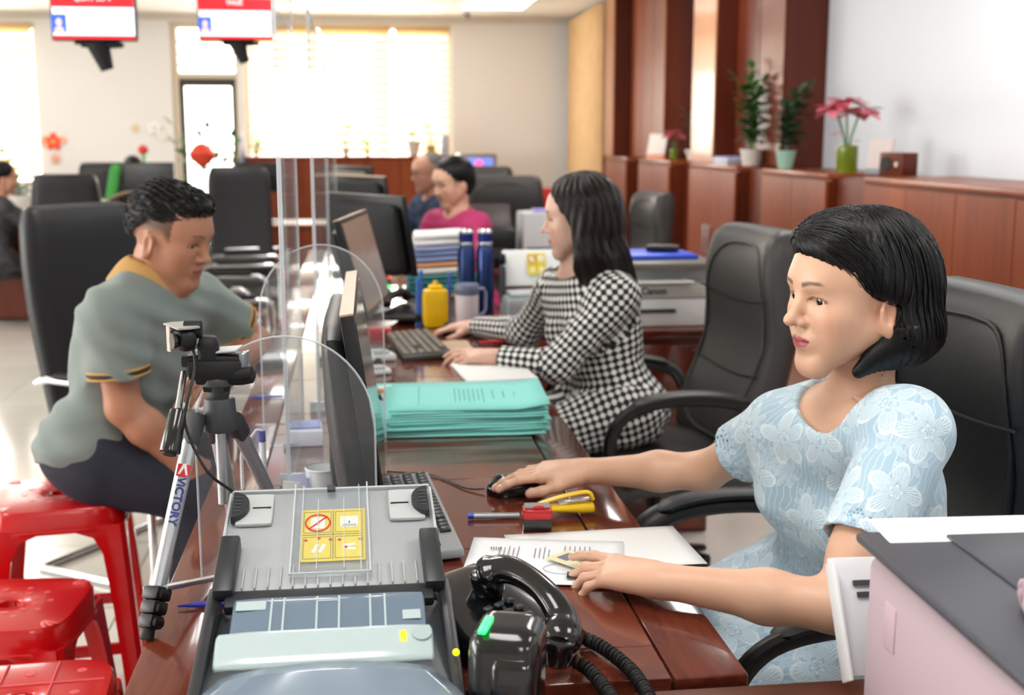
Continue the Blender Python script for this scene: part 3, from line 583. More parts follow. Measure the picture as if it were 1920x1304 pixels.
# ================================================================ THINGS ON THE DESKS
# teal folders
t=None
rnd=random.Random(4)
for k in range(11):
    w=.375-.02*rnd.random(); d=.30; z=.752+k*.0058
    n=12
    top=(k==10)
    def ff(u,v,z=z,w=w,top=top):
        x=(u-.5)*w; y=(v-.5)*d; lift=.012*max(0,u-.82)/.18*(1 if top else .2)*(1-v*.3)
        return (x,y,z+lift-.0035*max(0,u-.6)*(0 if top else 1))
    b=B().grid(ff,10,4); o=b.obj('teal_folder',teal)
    sm=o.modifiers.new('t','SOLIDIFY'); sm.thickness=.0046; sm.offset=1
    loc=(.235+rnd.uniform(-.008,.008)+(.012 if top else 0),2.775+rnd.uniform(-.006,.006),0); pos='top folder, printed, with a lifted right corner' if top else ('bottom folder' if k==0 else f'{["","second","third","fourth","fifth","sixth","seventh","eighth","ninth","tenth"][k]} folder from the bottom')
    tag(o,f'teal folder in the big stack, {pos}','folder','teal folders in the big stack',loc,rnd.uniform(-.035,.035)+(-.05 if top else 0))
    if top:
        b=B(); 
        for q in range(7): b.box((-.03+q*.011,-.005,.8155),(.0012,.16-.02*(q%3),.0003))
        b.box((.06,0,.8155),(.0012,.10,.0003)).box((.085,0,.8155),(.0015,.07,.0003)).box((.11,0,.8155),(.001,.05,.0003)).box((-.115,0,.8155),(.0008,.22,.0003)).box((.14,0,.8157),(.0008,.22,.0003))
        b.obj('print',M('teal_ink','#3e8a84',.8),o,False)
tag(B().box((0,0,0),(.42,.22,.006),bev=.001,seg=1).obj('teal_folder',teal),'flat teal folder lying behind the big teal stack','folder',loc=(.22,3.10,.7545),rz=-.03)
t=tag(B().grid(lambda u,v:((u-.5)*.25,(v-.5)*.17,.003*math.sin(u*5)*math.sin(v*3)),10,6).obj('paper_sheet',paper),'white printed sheet on the flat teal folder','paper',loc=(.17,3.07,.764),rz=.06)
tag(B().box((0,0,0),(.20,.26,.010),rot=(0,0,.1),bev=.002).obj('paper_pad',paper),'white notepad under the near wrist of the woman in checked clothes','paper',loc=(.37,3.34,.7565))
tag(B().box((0,0,0),(.10,.30,.008),bev=.002).obj('card_pad',M('tan_card','#b79a80',.6)),'tan card beside the grey keyboard','card',loc=(.30,3.72,.7555),rz=.05)
tag(B().box((0,0,0),(.11,.13,.006),bev=.002).obj('paper_sheet',paper),'small white paper left of the flat teal folder','paper',loc=(.04,2.99,.7545),rz=.4)
tag(B().box((0,0,0),(.07,.02,.012),bev=.003).obj('wooden_ruler',M('tan_wood','#b98b55',.5)),'small tan wooden block on the white paper by the tilted monitor','block',loc=(.02,3.06,.768),rz=.1)
# pen box
t=thing('pen_holder','yellow plastic pen box with blue pens behind the grey keyboard','pen holder',(.262,4.22,.75),R(6))
yel=M('yellow_plastic','#f2c200',.35,trans=.0)
B().pad((0,0,.068),(.088,.06,.135),.012,n=4).obj('box',yel,t); B().pad((0,0,.142),(.05,.035,.02),.008,n=3).obj('lid',yel,t); B().cyl((0,0,.15),(0,0,.165),.008).obj('lid_knob',yel,t)
for x,s,c in ((-.052,.20,'#2f62c0'),(.048,.19,'#3b58b8'),(-.065,.17,'#3a6fd0')):
    tag(B().cyl((0,0,0),(.004,0,s-.02),.006,n=10).cyl((.004,0,s-.02),(.004,0,s),.0068,n=10).obj('pen',M('pen_blue_'+c,c,.3)),{-.052:'blue pen standing left of the yellow pen box',.048:'blue pen standing right of the yellow pen box',-.065:'shorter blue pen at the far left of the yellow pen box'}[x],'pen','pens around the yellow pen box',(.262+x,4.25,.7505))
t=thing('travel_mug','white and pink travel mug with slate lid and handle','mug',(.372,4.20,.75),R(20))
B().lathe([(0,0),(.036,0),(.040,.008),(.042,.12),(.042,.125)]).obj('body',M('mug_white','#ded4d8',.35,vary=.05),t); B().lathe([(.0425,.118),(.044,.12),(.044,.148),(.041,.155),(0,.155)]).obj('lid',M('mug_lid','#69718a',.4),t)
B().tube([(.042,0,.135),(.065,0,.135),(.074,0,.12),(.074,0,.06),(.064,0,.045),(.040,0,.04)],.0055,8).obj('handle',M('mug_handle','#8b93b3',.4),t)
navy=M('navy_steel','#1d3a78',.22,.6,coat=.5)
for x,y,l in ((.410,4.46,'left of two tall navy blue steel flasks behind the travel mug'),(.482,4.46,'right of two tall navy blue steel flasks behind the travel mug')):
    t=thing('thermos_flask',l,'flask',(x-.01,y+.07,.75))
    B().lathe([(0,0),(.032,0),(.034,.006),(.034,.24),(.028,.262),(.027,.268)]).obj('body',navy,t); B().lathe([(.029,.268),(.029,.272)]).lathe([(.028,.272),(.028,.315),(.0,.315)]).obj('cap',M('navy_cap','#1b2a7c',.25,.3),t)
    B().lathe([(.0285,.262),(.0295,.264),(.0295,.272),(.0285,.274)]).obj('steel_ring',chrome,t); B().lathe([(0,.323),(.022,.322),(.0285,.315),(.0288,.309),(.028,.307)]).obj('steel_top',chrome,t)
# cradle with green led beside tilted monitor; red box; adapters
t=thing('desk_phone','black phone with a green light beside the tilted monitor','phone',(.17,4.33,.75),R(-30))
B().pad((0,0,.03),(.16,.18,.05),.02,n=5,fn=lambda v,h:(v.x,v.y,v.z*(1+.5*v.y/h[1]))).obj('base',black,t); B().tube([(-.05,-.08,.075),(-.05,-.05,.10),(-.05,.05,.105),(-.05,.085,.085)],[.022,.016,.016,.022],10).obj('handset',black,t)
B().ell((-.07,-.03,.13),(.012,.008,.010)).obj('indicator_light',M('led_green','#22ff66',.3,emit=3),t); B().ell((-.075,0,.16),(.006,.006,.006)).obj('red_light',M('led_red','#ff2a3a',.3,emit=2),t); B().cyl((-.072,-.015,.06),(-.074,-.01,.16),.012,.008).obj('neck',dgrey,t)
for k,(x,y,z,r,l) in enumerate(((.09,4.36,.752,.2,'yellow-green sticky note behind the black phone'),)):
    tag(B().box((0,0,.02),(.05,.002,.05),rot=(R(-30),0,0)).obj('sticky_note',M('note_yellow','#d8dc7a',.7)),l,'note',loc=(.235,4.40,.752),rz=r)
tag(B().pad((0,0,.016),(.075,.055,.032),.006,n=3).obj('red_box',M('red_box','#c4172a',.35)),'small red box below the tilted monitor','box',loc=(.062,4.02,.75))
def adapter(l,x,y,s):
    t=thing('paper_dispenser',l,'dispenser',(x,y,.75),.3); B().pad((0,0,.012*s),(.09*s,.12*s,.024*s),.01,n=4).obj('shell',white,t); B().pad((0,-.03*s,.026*s),(.05*s,.04*s,.006*s),.003,n=3).obj('button',grey_p,t)
adapter('white plastic box under the tilted monitor, left of the grey keyboard',.045,3.62,1.0); adapter('smaller white plastic disc nearer the edge-on monitor',.04,3.40,.75)
tag(B().cyl((-.04,0,.006),(.05,0,.006),.0055,n=10).obj('pen',M('pen_red','#d8202c',.35)),'red pen behind the near hand of the woman in checked clothes','pen',loc=(.42,3.84,.751),rz=.1)
tag(B().cyl((-.05,0,.006),(.04,0,.006),.0045,n=10).obj('pen',M('pen_indigo','#5a62a8',.35)),'slate blue pen right of the near hand of the checked sleeves','pen',loc=(.43,3.62,.751),rz=-.2)
# paper piles on the magenta woman's desk
pal=[('#2f7f80','teal'),('#3a8788','teal'),('#2a7476','teal'),('#45908e','teal'),('#e8e6e2','white'),('#d99a6a','orange'),('#8a9bc6','lavender'),('#7f90c0','lavender'),('#9aa8cf','lavender'),('#ececec','white'),('#f4f3f2','white')]
z=.751; ordw=['bottom','second','third','fourth','fifth','sixth','seventh','eighth','ninth','tenth','topmost']
for k,(c,nm) in enumerate(pal):
    h=.020 if nm!='white' else .024; w=.30-.06*(k>3)-.01*rnd.random()
    tag(B().pad((0,0,h/2),(w,.24,h-.001),.006,n=5,fn=lambda v,hh:(v.x,v.y,v.z+.004*math.sin(v.x*18))).obj('document_bundle',M('bundle_'+c,c,.75)),f'{nm} document bundle in the tall pile behind the navy flasks, {ordw[k]} of its pile','documents','documents in the tall pile',(.34+.004*(k%3),5.15,z+.0062),rnd.uniform(-.08,.08)); z+=h+.003
tag(B().lathe([(0,0),(.035,0),(.038,.10),(0,.10)]).obj('cup',M('magenta_cup','#8c2a66',.4)),'small magenta cup left of the tall document pile','cup',loc=(.235,5.32,.75))
tag(B().pad((0,0,.06),(.03,.03,.12),.01,n=3).obj('bottle',M('cream_bottle','#d9d49b',.4)),'pale yellow bottle beside the big black monitor','bottle',loc=(.19,5.80,.75))
def sticker(t,loc,rot,s,bg='#f1d31b'):
    y_=M('sticker_yellow',bg,.4); r_=M('sticker_red','#d22a20',.4); w_=M('sticker_white','#f0efe8',.4); k_=M('sticker_line','#6d6416',.5)
    e=bpy.data.objects.new('sticker',None); m=rotm(rot)
    def X(v): return m@(Vector(v)*s)+Vector(loc)
    o=B().box((0,0,0),(1.0,1.18,.006),bev=.002,seg=1).each(X).obj('sticker',y_,t,False)
    b=B().box((0,.585*0,.006),(.012,1.12,.003)).box((0,0,.006),(.94,.012,.003))
    for q in (-1,1):
        for r in (-1,1):
            b.box((q*.245,r*.29+.24,.006),(.42,.008,.003)).box((q*.245,r*.29-.24,.006),(.42,.008,.003)).box((q*.245-.21,r*.29,.006),(.008,.48,.003)).box((q*.245+.21,r*.29,.006),(.008,.48,.003))
    b.each(X).obj('sticker_lines',k_,o,False)
    B().box((-.24,.27,.007),(.22,.26,.003)).box((.25,.29,.007),(.28,.24,.003)).box((.25,.19,.007),(.22,.08,.003)).box((-.27,-.31,.007),(.06,.2,.003),rot=(0,0,-.4)).box((-.17,-.31,.007),(.06,.2,.003),rot=(0,0,-.4)).box((.25,-.25,.007),(.2,.06,.003),rot=(0,0,.2)).box((.25,-.33,.007),(.2,.06,.003),rot=(0,0,-.2)).each(X).obj('sticker_pictograms',w_,o,False)
    b=B().tube([(-.24+.19*math.cos(a*PI/16),.27+.19*math.sin(a*PI/16),.011) for a in range(32)],.014,6,closed=True).cyl((-.375,.135,.011),(-.105,.405,.011),.014,n=6)
    for q in ((-.42,-.12),(-.22,-.08),(-.04,-.12),(.1,-.13),(.42,-.13),(.2,-.3)): b.box((q[0],q[1],.009),(.05,.05,.003),rot=(0,0,.78))
    b.each(X).obj('sticker_red_marks',r_,o)
    B().box((-.24,.25,.0095),(.02,.06,.002)).box((.25,.27,.0095),(.02,.05,.002)).each(X).obj('sticker_dots',black,o,False)
    return o
# distant small scanner
t=thing('document_scanner','white document scanner with a small yellow label behind the checked sleeves','scanner',(.655,4.32,.75),R(2))
g2=M('scanner_grey2','#9ba1a3',.4); B().pad((0,0,.05),(.28,.22,.10),.02,n=5).obj('body',g2,t); B().pad((0,-.02,.105),(.25,.14,.02),.008,n=4).obj('cover',M('scanner_clear2','#c6ced0',.2,trans=.2),t)
B().box((0,.10,.185),(.25,.012,.14),rot=(R(-22),0,0),bev=.005).obj('paper_chute',white,t); sticker(t,(0,.092,.20),(R(68),0,0),.07,'#ecd64a')
for s in (-1,1): B().pad((s*.133,.06,.13),(.02,.07,.14),.008,n=3,).obj('side_arm',dgrey,t); B().cyl((s*.118,.095,.22),(s*.138,.095,.22),.02).obj('guide_knob',black,t)
B().box((.07,-.107,.088),(.014,.006,.008)).obj('indicator_light',M('led_green','#22ff66',.3,emit=3),t)
# white printer with drawer
t=thing('laser_printer','white office printer with a paper drawer on the low side desk','printer',(1.085,4.32,.75),0)
B().box((0,0,.052),(.34,.42,.10),bev=.008).obj('drawer_unit',white,t); B().box((0,0,.13),(.35,.43,.055),bev=.008).obj('front_band',M('printer_beige','#b9b7b0',.45),t)
B().box((0,.05,.18),(.34,.33,.05),bev=.006).obj('output_bay',M('bay_grey','#c9cfd3',.4),t); B().box((0,0,.2175),(.36,.44,.024),bev=.006).obj('lid',M('lid_taupe','#6f6a66',.4),t)
B().box((-.05,-.215,.06),(.14,.012,.012)).obj('drawer_handle',dgrey,t); B().box((-.02,-.17,.163),(.20,.14,.006)).obj('output_sheet',paper,t)
text_mesh('Canon',.035,.0006,'lettering',dgrey,t,(-.06,-.2165,.13),(PI/2,0,0),bold=.0008)
tag(B().box((0,0,.008),(.30,.26,.016),bev=.003).obj('blue_folder',M('blue_binder','#2f55d4',.4)),'bright blue binder on the white printer','folder',loc=(1.06,4.34,.9805),rz=.05)
tag(B().pad((0,0,.012),(.09,.12,.024),.008,n=3).obj('stapler',black),'black stapler on the blue binder','stapler',loc=(1.12,4.36,.9975),rz=1.2)
# scanner and printer by the magenta woman
t=thing('document_scanner','black-fronted scanner behind the navy flasks','scanner',(.66,6.28,.75),0); B().pad((0,0,.10),(.30,.22,.2),.03,n=5).obj('body',black,t); B().box((0,.06,.25),(.27,.015,.14),rot=(R(-25),0,0),bev=.004).obj('paper_chute',M('brown_chute','#5b5353',.4),t); B().box((0,-.115,.07),(.2,.01,.05)).obj('slot',dgrey,t,False)
t=thing('laser_printer','pale grey printer with a lilac pad on top, left of the checked shoulder','printer',(.955,6.28,.75),0); B().pad((0,0,.14),(.24,.3,.28),.015,n=4).obj('body',M('pale_printer','#d3d6d8',.45),t); B().box((0,-.02,.287),(.10,.12,.012),bev=.003).obj('pad',M('lilac','#a99be6',.5),t); B().box((0,-.153,.1),(.2,.008,.006)).obj('drawer_gap',dgrey,t,False)
tag(B().pad((0,0,.05),(.1,.1,.1),.02,n=4).obj('phone_cradle',M('lav_phone','#b9b4e6',.4)),'small lilac gadget behind the woman in magenta','gadget',loc=(.73,6.52,.75))
# red stool far away
def stool(label,loc,rz,top=.46,w=.30,sp=.37,seat_pat=1,cell=None,group='red plastic stools'):
    t=thing('plastic_stool',label,'stool',loc,rz,group); h=w/2; th=.012
    def sf(v,hh):
        return (v.x,v.y,v.z)
    # seat with a hole
    b=B(); n=48
    def rr(a,r,k): c,s_=math.cos(a),math.sin(a); e=4.5; q=(abs(c)**e+abs(s_)**e)**(-1/e); return (c*r*(k*q+(1-k)),s_*r*(k*q+(1-k)))
    rings=[(.022,0,top-.02),(.022,0,top-.004),(.026,0,top-.001),(.05,.3,top),(h*.9,1,top),(h*.97,1,top-.002),(h,1,top-.010),(h*1.02,1,top-.05),(h*1.035,1,top-.052),(h*1.035,1,top-.058),(h*1.0,1,top-.056),(h*.95,1,top-.014),(.03,0,top-.014),(.022,0,top-.02)]
    G=[[b.b.verts.new((*rr(2*PI*j/n,r,k),z)) for j in range(n)] for r,k,z in rings]
    for A,Q in zip(G,G[1:]):
        for j in range(n): b.b.faces.new((A[j],A[(j+1)%n],Q[(j+1)%n],Q[j]))
    seat=b.obj('seat',redp,t)
    if seat_pat==1:
        b=B()
        for a in range(10):
            for r in (.055,.082): b.cyl((r*math.cos(a*PI/5+r*9),r*math.sin(a*PI/5+r*9),top-.001),(r*math.cos(a*PI/5+r*9),r*math.sin(a*PI/5+r*9),top+.0008),.007,n=10)
        for sx in (-1,1):
            for sy_ in (-1,1):
                for q in (-.35,0,.35):
                    d=Vector((sx*math.cos(.785+q),sy_*math.sin(.785+q),0)); b.ell(Vector((sx*h*.66,sy_*h*.66,top))+d*.022,(.020,.006,.0016),rot=(0,0,math.atan2(d.y,d.x)),n=10,m=6)
        b.obj('relief_pattern',M('red_relief','#e2505a',.25,coat=.2),seat)['kind']='stuff'
    elif seat_pat==2:
        b=B()
        for q in (-1,1):
            b.cyl((-h*.9,q*h*.3,top+.0004),(h*.9,q*h*.3,top+.0004),.0025,n=6).cyl((q*h*.3,-h*.9,top+.0004),(q*h*.3,h*.9,top+.0004),.0025,n=6)
        for q in range(9): b.cyl(((q%3-1)*h*.6,(q//3-1)*h*.6,top-.001),((q%3-1)*h*.6,(q//3-1)*h*.6,top+.0008),.009,n=12)
        b.obj('relief_pattern',M('red_relief','#e2505a',.25,coat=.2),seat)['kind']='stuff'
    S2=sp/2; zt=top-.045
    for sx in (-1,1):
        for sy_ in (-1,1):
            b=B(); fl_=.07
            def prof(z): # L-shaped corner leg with flared foot
                k=(zt-z)/zt; c=h*1.0+(S2-h)*k; return c
            zs=[zt,zt-.03,zt-.07,zt*.6,zt*.3,.02,0]; ws=[h*.95,.075,.058,.050,.046,.046,.050]
            def ring(z,w_):
                c=prof(z); i=c-.008
                P=[(c-w_,c),(c-.012,c),(c,c-.012),(c,c-w_),(i,c-w_),(i,i-.006),(i-.006,i),(c-w_,i)]
                return [b.b.verts.new((sx*p[0],sy_*p[1],z)) for p in P]
            Rg=[ring(z,w_) for z,w_ in zip(zs,ws)]
            for A,Q in zip(Rg,Rg[1:]):
                for j in range(8): b.b.faces.new((A[j],A[(j+1)%8],Q[(j+1)%8],Q[j]))
            b.b.faces.new(Rg[0]); b.b.faces.new(Rg[-1]); b.obj('leg',redp,t)
    c=h+(S2-h)*.62-.006; zr=zt*.40
    for a in range(4):
        s_,c_=[(0,1),(1,0),(0,-1),(-1,0)][a]
        B().box((s_*c,c_*c,zr),(.008 if s_ else 2*c-.05,.008 if c_ else 2*c-.05,.03),bev=.002,seg=1).obj('crossbar',redp,t,False)
    return t
stool('red plastic stool under the seated man in the grey polo shirt',(-.745,2.97,0),R(8),.555,.31,.38,1)
stool('red plastic stool with a dotted flower pattern, half in the picture at left',(-.745,2.50,0),R(-4),.455,.30,.37,1)
stool('red plastic stool with a checkered seat in the bottom left corner',(-.605,2.05,0),R(4),.455,.30,.37,2)
exec_chair('bright red chair back far behind the woman in checked clothes',(1.42,9.6,0),R(170),M('red_plastic','#c9060f',.3),1.0,.42,arms=False)
# ================================================================ ACRYLIC SCREENS
def acr_panel(label,y0,y1,x,z1):
    t=thing('acrylic_screen',label,'screen',(x,y0,.75)); L=y1-y0; h=z1-.75
    B().box((0,L/2,h/2+.001),(.004,L-.006,h-.004)).obj('sheet',clear,t,False)
    B().box((0,.002,h/2),(.008,.004,h),bev=.001,seg=1).obj('near_edge',edge,t); B().box((0,L-.0015,h/2),(.005,.003,h)).obj('far_edge',edge,t,False); B().box((0,L/2,h-.001),(.005,L,.002)).obj('top_edge',edge,t,False)
    for yy in (.10,L-.10):
        B().box((0,yy,.012),(.05,.014,.024),bev=.003).obj('foot',M('foot_clear','#c9d3d8',.2,trans=.5),t)
    return t
pa=acr_panel('tall clear acrylic screen nearest the camera, standing lengthwise on the desk',2.19,2.79,-.140,1.86)
st_=M('tape_green','#2f9a4c',.5); B().box((.0035,.012,.50),(.001,.012,.10)).obj('green_tape',st_,pa,False); B().box((.0035,.014,.36),(.001,.010,.14)).obj('red_tape',M('tape_red','#cf3a3a',.5),pa,False)
acr_panel('tall clear acrylic screen second in the row along the desks',2.83,4.2,-.105,1.70)
acr_panel('tall clear acrylic screen farthest along the desks',4.3,6.0,-.11,1.68)
def arch(label,Y,cx,hw,zt,spr):
    t=thing('arched_screen',label,'screen',(cx,Y,.75)); P=[(-hw,0),(hw,0)]; H_=zt-.75; s=H_-spr
    P+= [(hw*math.cos(a),s+spr*math.sin(a)) for a in [i*PI/28 for i in range(29)]]
    B().prism(P,.003,(0,0,.001),(1,0,0),(0,0,1)).obj('sheet',clear,t,False)
    B().tube([(p[0],0,p[1]+.001) for p in P[1:]]+[(-hw,0,.001)],.0016,6).obj('polished_edge',edge,t)
    B().box((-hw*.6,0,.006),(.02,.06,.012),bev=.002).obj('foot',M('foot_clear','#c9d3d8',.2,trans=.5),t); return t
a1=at(370,900,1.79); a2=at(705,900,1.79); az=at(535,632,1.79)
arch('clear arch-topped acrylic sheet between the tripod and the edge-on monitor',1.79,(a1.x+a2.x)/2,(a2.x-a1.x)/2,az.z,.145)
az=at(600,460,2.60); arch('clear arch-topped acrylic sheet behind the edge-on monitor',2.60,az.x,.132,az.z,.145)
# ================================================================ CARD HOLDERS, PENS, CUP behind the scanner
blu=M('card_blue','#4f6fd8',.4); 
for k,(x,l) in enumerate(((-.128,'left blue and white card box at the foot of the acrylic screen'),(-.035,'right blue and white card box at the foot of the acrylic screen'))):
    t=thing('card_box',l,'box',(x+.0,2.63,.75),.05); B().box((0,0,.018),(.072,.10,.034),bev=.002).obj('tray',M('box_white','#dfe3ee',.5),t); B().box((0,.01,.0365),(.066,.07,.003)).obj('card',blu,t,False)
    b=B(); 
    for q in range(3): b.box((-.004*q,.0+.018*q,.0384),(.045-.008*q,.003,.0006))
    b.obj('print',paper,t,False)
pn=M('pen_white','#e3e5ea',.3); pb=M('pen_cap_blue','#2e2f9c',.35)
p0=on(500,965,.75); 
t=thing('tethered_pen','white pen with blue ends standing upright on its curly cord','pen',(p0.x,p0.y,.75)); h_=.155
B().cyl((0,0,0),(0,0,.008),.025).obj('base',white,t); B().cyl((0,0,.008),(-.003,0,h_-.02),.006,n=12).obj('barrel',pn,t); B().cyl((-.003,0,h_-.02),(-.0034,0,h_),.0068,n=12).obj('cap',pb,t)
P=[]
for i in range(300):
    u=i/299; a=u*PI*.95; base=Vector((-.004-.018*(1-math.cos(min(a*1.8,PI))),0,h_+.004*math.sin(a)-(.13*max(0,u-.18))))
    P.append(base+Vector((.0028*math.cos(i*.9),.0028*math.sin(i*.9),0)))
B().tube(P,.0009,5).obj('coil',pn,t)
p0=on(505,748,.75); tag(B().cyl((-.03,0,.005),(.035,.004,.005),.005,.0035,n=10).cyl((-.055,-.002,.005),(-.03,0,.005),.001,.004,n=10).obj('pen',M('pen_blue2','#2a35c8',.3)),'blue pen lying on the desk left of the first acrylic screen','pen',loc=(p0.x,p0.y,.75))
p0=on(605,940,.75); t=thing('white_cup','round white cup just behind the grey scanner tray','cup',(p0.x-.0,p0.y+.03,.75)); B().lathe([(0,0),(.026,0),(.030,.03),(.032,.055),(.030,.055),(.027,.03),(0,.006)]).obj('bowl',white,t); B().lathe([(.031,.054),(.0335,.056),(.031,.058)]).obj('rim',white,t)
for k,(px,l) in enumerate(((545,'upright white card in the clutter behind the scanner tray'),(560,'folded blue and white slip behind the scanner tray'))):
    p0=on(px,955,.75); tag(B().box((0,0,.025),(.03,.003,.05),rot=(0,R(8-16*k),0)).box((.012,.006,.02),(.02,.003,.04),rot=(0,R(20),0)).obj('slip',paper if k==0 else M('slip_blue','#c5c9ee',.6)),l,'paper',loc=(p0.x,p0.y+.05*k,.752))
# small black card reader where the man rests his arm
p0=on(500,690,.75); t=thing('card_reader','small black card reader with a pale top by the seated man\'s elbow','reader',(p0.x+.0,p0.y+.03,.75),.2)
B().pad((0,0,.013),(.09,.14,.026),.006,n=4).obj('body',black,t); B().box((0,0,.0268),(.07,.1,.002)).obj('top_plate',grey_p,t,False)
# ================================================================ TRIPOD AND WEBCAM
YT=1.74
hub=at(412,770,YT); feet=[on(275,1203,.75),on(452,1035,.75),on(545,1010,.75)]
t=thing('camera_tripod','small silver tripod with black joints on the left edge of the desk','tripod',(hub.x,hub.y,.75)); O=Vector((hub.x,hub.y,.75))
Hb=hub-O
B().cyl(Hb+Vector((0,0,-.03)),Hb+Vector((0,0,.02)),.026,.022,20,bev=.004).cyl(Hb+Vector((0,0,.02)),Hb+Vector((0,0,.04)),.014,.018).cyl(Hb+Vector((0,0,.038)),Hb+Vector((0,0,.052)),.026,.024,20,bev=.003).obj('hub',M('tripod_dark','#34363a',.45),t)
B().cyl(Hb+Vector((0,0,-.14)),Hb+Vector((0,0,-.02)),.008).obj('centre_column',alu,t)
gal=M('leg_silver','#b9bdc2',.3,.6)
tops=[at(362,800,YT-.02),at(405,800,YT+.01),at(442,795,YT+.03)]
for i,(tp,ft) in enumerate(zip(tops,feet)):
    a=tp-O; f=ft-O; d=(f-a); n_=d.normalized()
    e=a+d*(.80 if i==0 else .9)
    lg=B().cyl(a,e,.0115,.0105,16).obj('leg',gal,t); 
    B().pad((0,0,0),(.026,.024,.05),.006,n=3).each(lambda v:(Vector((0,0,1)).rotation_difference(n_).to_matrix()@v)+a+n_*.005).obj('joint',M('tripod_dark','#34363a',.45),lg)
    B().cyl(a+d*.0+n_*.03,a+d*.93,.006,.006,10).obj('inner_tube',chrome,lg)
    if i==0:
        for k in range(3):
            q=a+d*(.79+.062*k); m_=Vector((0,0,1)).rotation_difference(n_).to_matrix()
            B().pad((0,0,0),(.031-.002*k,.029-.002*k,.020),.005,n=3).pad((.012,0,.001),(.014,.018,.013),.004,n=3).each(lambda v:(m_@v)+q).obj('leg_lock',black,lg)
        B().cyl(a+d*.93,f+Vector((0,0,.002)),.008,.0095,12).obj('rubber_foot',black_m,lg)
        # maker's mark and name, in the leg's own direction
        u=-n_; cam_dir=(Vector((0,0,CH))-(a+O)).normalized(); w=(cam_dir-u*cam_dir.dot(u)).normalized(); s_=u.cross(w)
        # text reads downwards along the leg: x axis = -u (down)
        def mat_at(k): 
            p=a+d*k+w*.0116; X=n_; Y=w.cross(X); return Matrix(((X.x,Y.x,w.x,p.x),(X.y,Y.y,w.y,p.y),(X.z,Y.z,w.z,p.z),(0,0,0,1)))
        text_mesh('ViCTORY',.0165,.0003,'lettering',M('ink_blue','#2a2f86',.5),lg,0,0,mat_at(.37),bold=.0004)
        m4=mat_at(.225)
        o=B().prism([(-.009,-.009),(-.009,.009),(.006,.009),(.009,.004),(.009,-.009)],.0006).obj('emblem',M('emblem_red','#d5232c',.5),lg,False); o.matrix_local=m4
        o2=B().prism([(-.010,.002),(.006,.007),(.006,.004),(-.004,0),(.006,-.004),(.006,-.007),(-.010,-.002)],.0008).obj('emblem_mark',paper,lg,False); o2.matrix_local=m4
    else: B().cyl(a+d*.9,f+Vector((0,0,.004)),.007,.009,12).obj('rubber_foot',black_m,lg)
br=at(308,1103,1.60)-O; b2=at(415,1082,1.79)-O
B().box((0,0,0),((b2-br).length,.010,.007),bev=.001).each(lambda v:Vector((1,0,0)).rotation_difference((b2-br).normalized()).to_matrix()@v+(br+b2)/2).obj('brace',alu,t)
# pan head and handle
H2=Hb+Vector((-.018,0,.045))
hd=B().pad(Hb+Vector((.01,0,.050)),(.085,.04,.022),.009,n=4).pad(Hb+Vector((-.012,0,.080)),(.030,.032,.06),.01,n=4).cyl(Hb+Vector((.02,-.015,.055)),Hb+Vector((.05,-.02,.058)),.008,.010).cyl(Hb+Vector((-.045,0,.12)),Hb+Vector((-.02,0,.12)),.013,bev=.002).obj('pan_head',black_m,t)
pl=at(405,690,YT)-O; B().pad(pl,(.075,.05,.03),.006,n=3).pad(pl+Vector((.0,0,-.02)),(.04,.03,.03),.006,n=3).obj('quick_plate',black,t)
h0=at(345,700,YT-.02)-O; h1=at(334,770,YT-.09)-O; h2=at(318,850,YT-.12)-O
hn=B().cyl(h0,h1,.005,n=10).obj('handle_rod',chrome,t); B().cyl(h1,h2,.0115,.0145,18,bev=.002).obj('grip',glossb,t); B().cyl(h2-(h2-h1)*.0,h2+(h2-h1).normalized()*.003,.010,.009,16).obj('grip_end',black_m,t)
wc=at(340,634,YT-.0); t=thing('webcam','black and silver webcam turned on top of the tripod','webcam',wc,R(-62))
B().pad((0,0,0),(.062,.030,.034),.013,n=5).obj('body',black,t); B().prism([(-.030,-.015),(.030,-.015),(.034,0),(.030,.017),(-.030,.017),(-.034,0)],.0025,(0,0,.0178)).obj('top_plate',M('silver_top','#a9a6a3',.35,.5),t)
B().box((-.006,-.0165,-.001),(.012,.002,.036)).obj('price_label',M('label_pink','#d9b9b0',.6),t,False); B().cyl((.02,-.016,0),(.02,-.021,0),.011).obj('lens',glossb,t)
wc2=at(400,672,YT+.01); t=thing('document_camera','flat black document camera clamped to the tripod head','camera',wc2,R(-8))
B().pad((0,0,-.002),(.085,.045,.020),.006,n=4).obj('body',black,t); B().box((.004,0,.0115),(.07,.045,.003),rot=(0,R(-5),0),bev=.001).obj('top_plate',grey_p,t); B().box((.045,0,-.006),(.008,.036,.03),bev=.002).obj('front_glass',M('cam_glass','#9aa6ab',.1,trans=.4),t)
cable('thin black webcam cable looping from the tripod to the scanner',[at(362,655,1.72),at(366,690,1.69),at(352,750,1.66),at(348,800,1.65),at(385,880,1.63),at(430,918,1.65),at(466,940,1.68)],.0021,black)
tag(B().cyl((-.05,0,.005),(.0,0,.005),.0012,.006,n=10).cyl((.0,0,.005),(.06,.0,.005),.006,n=10).obj('pen',M('pen_blue3','#2c33b4',.3)),'blue pen tip poking out left of the grey scanner','pen',loc=(on(400,1140,.75).x,on(400,1140,.75).y,.751),rz=R(4))
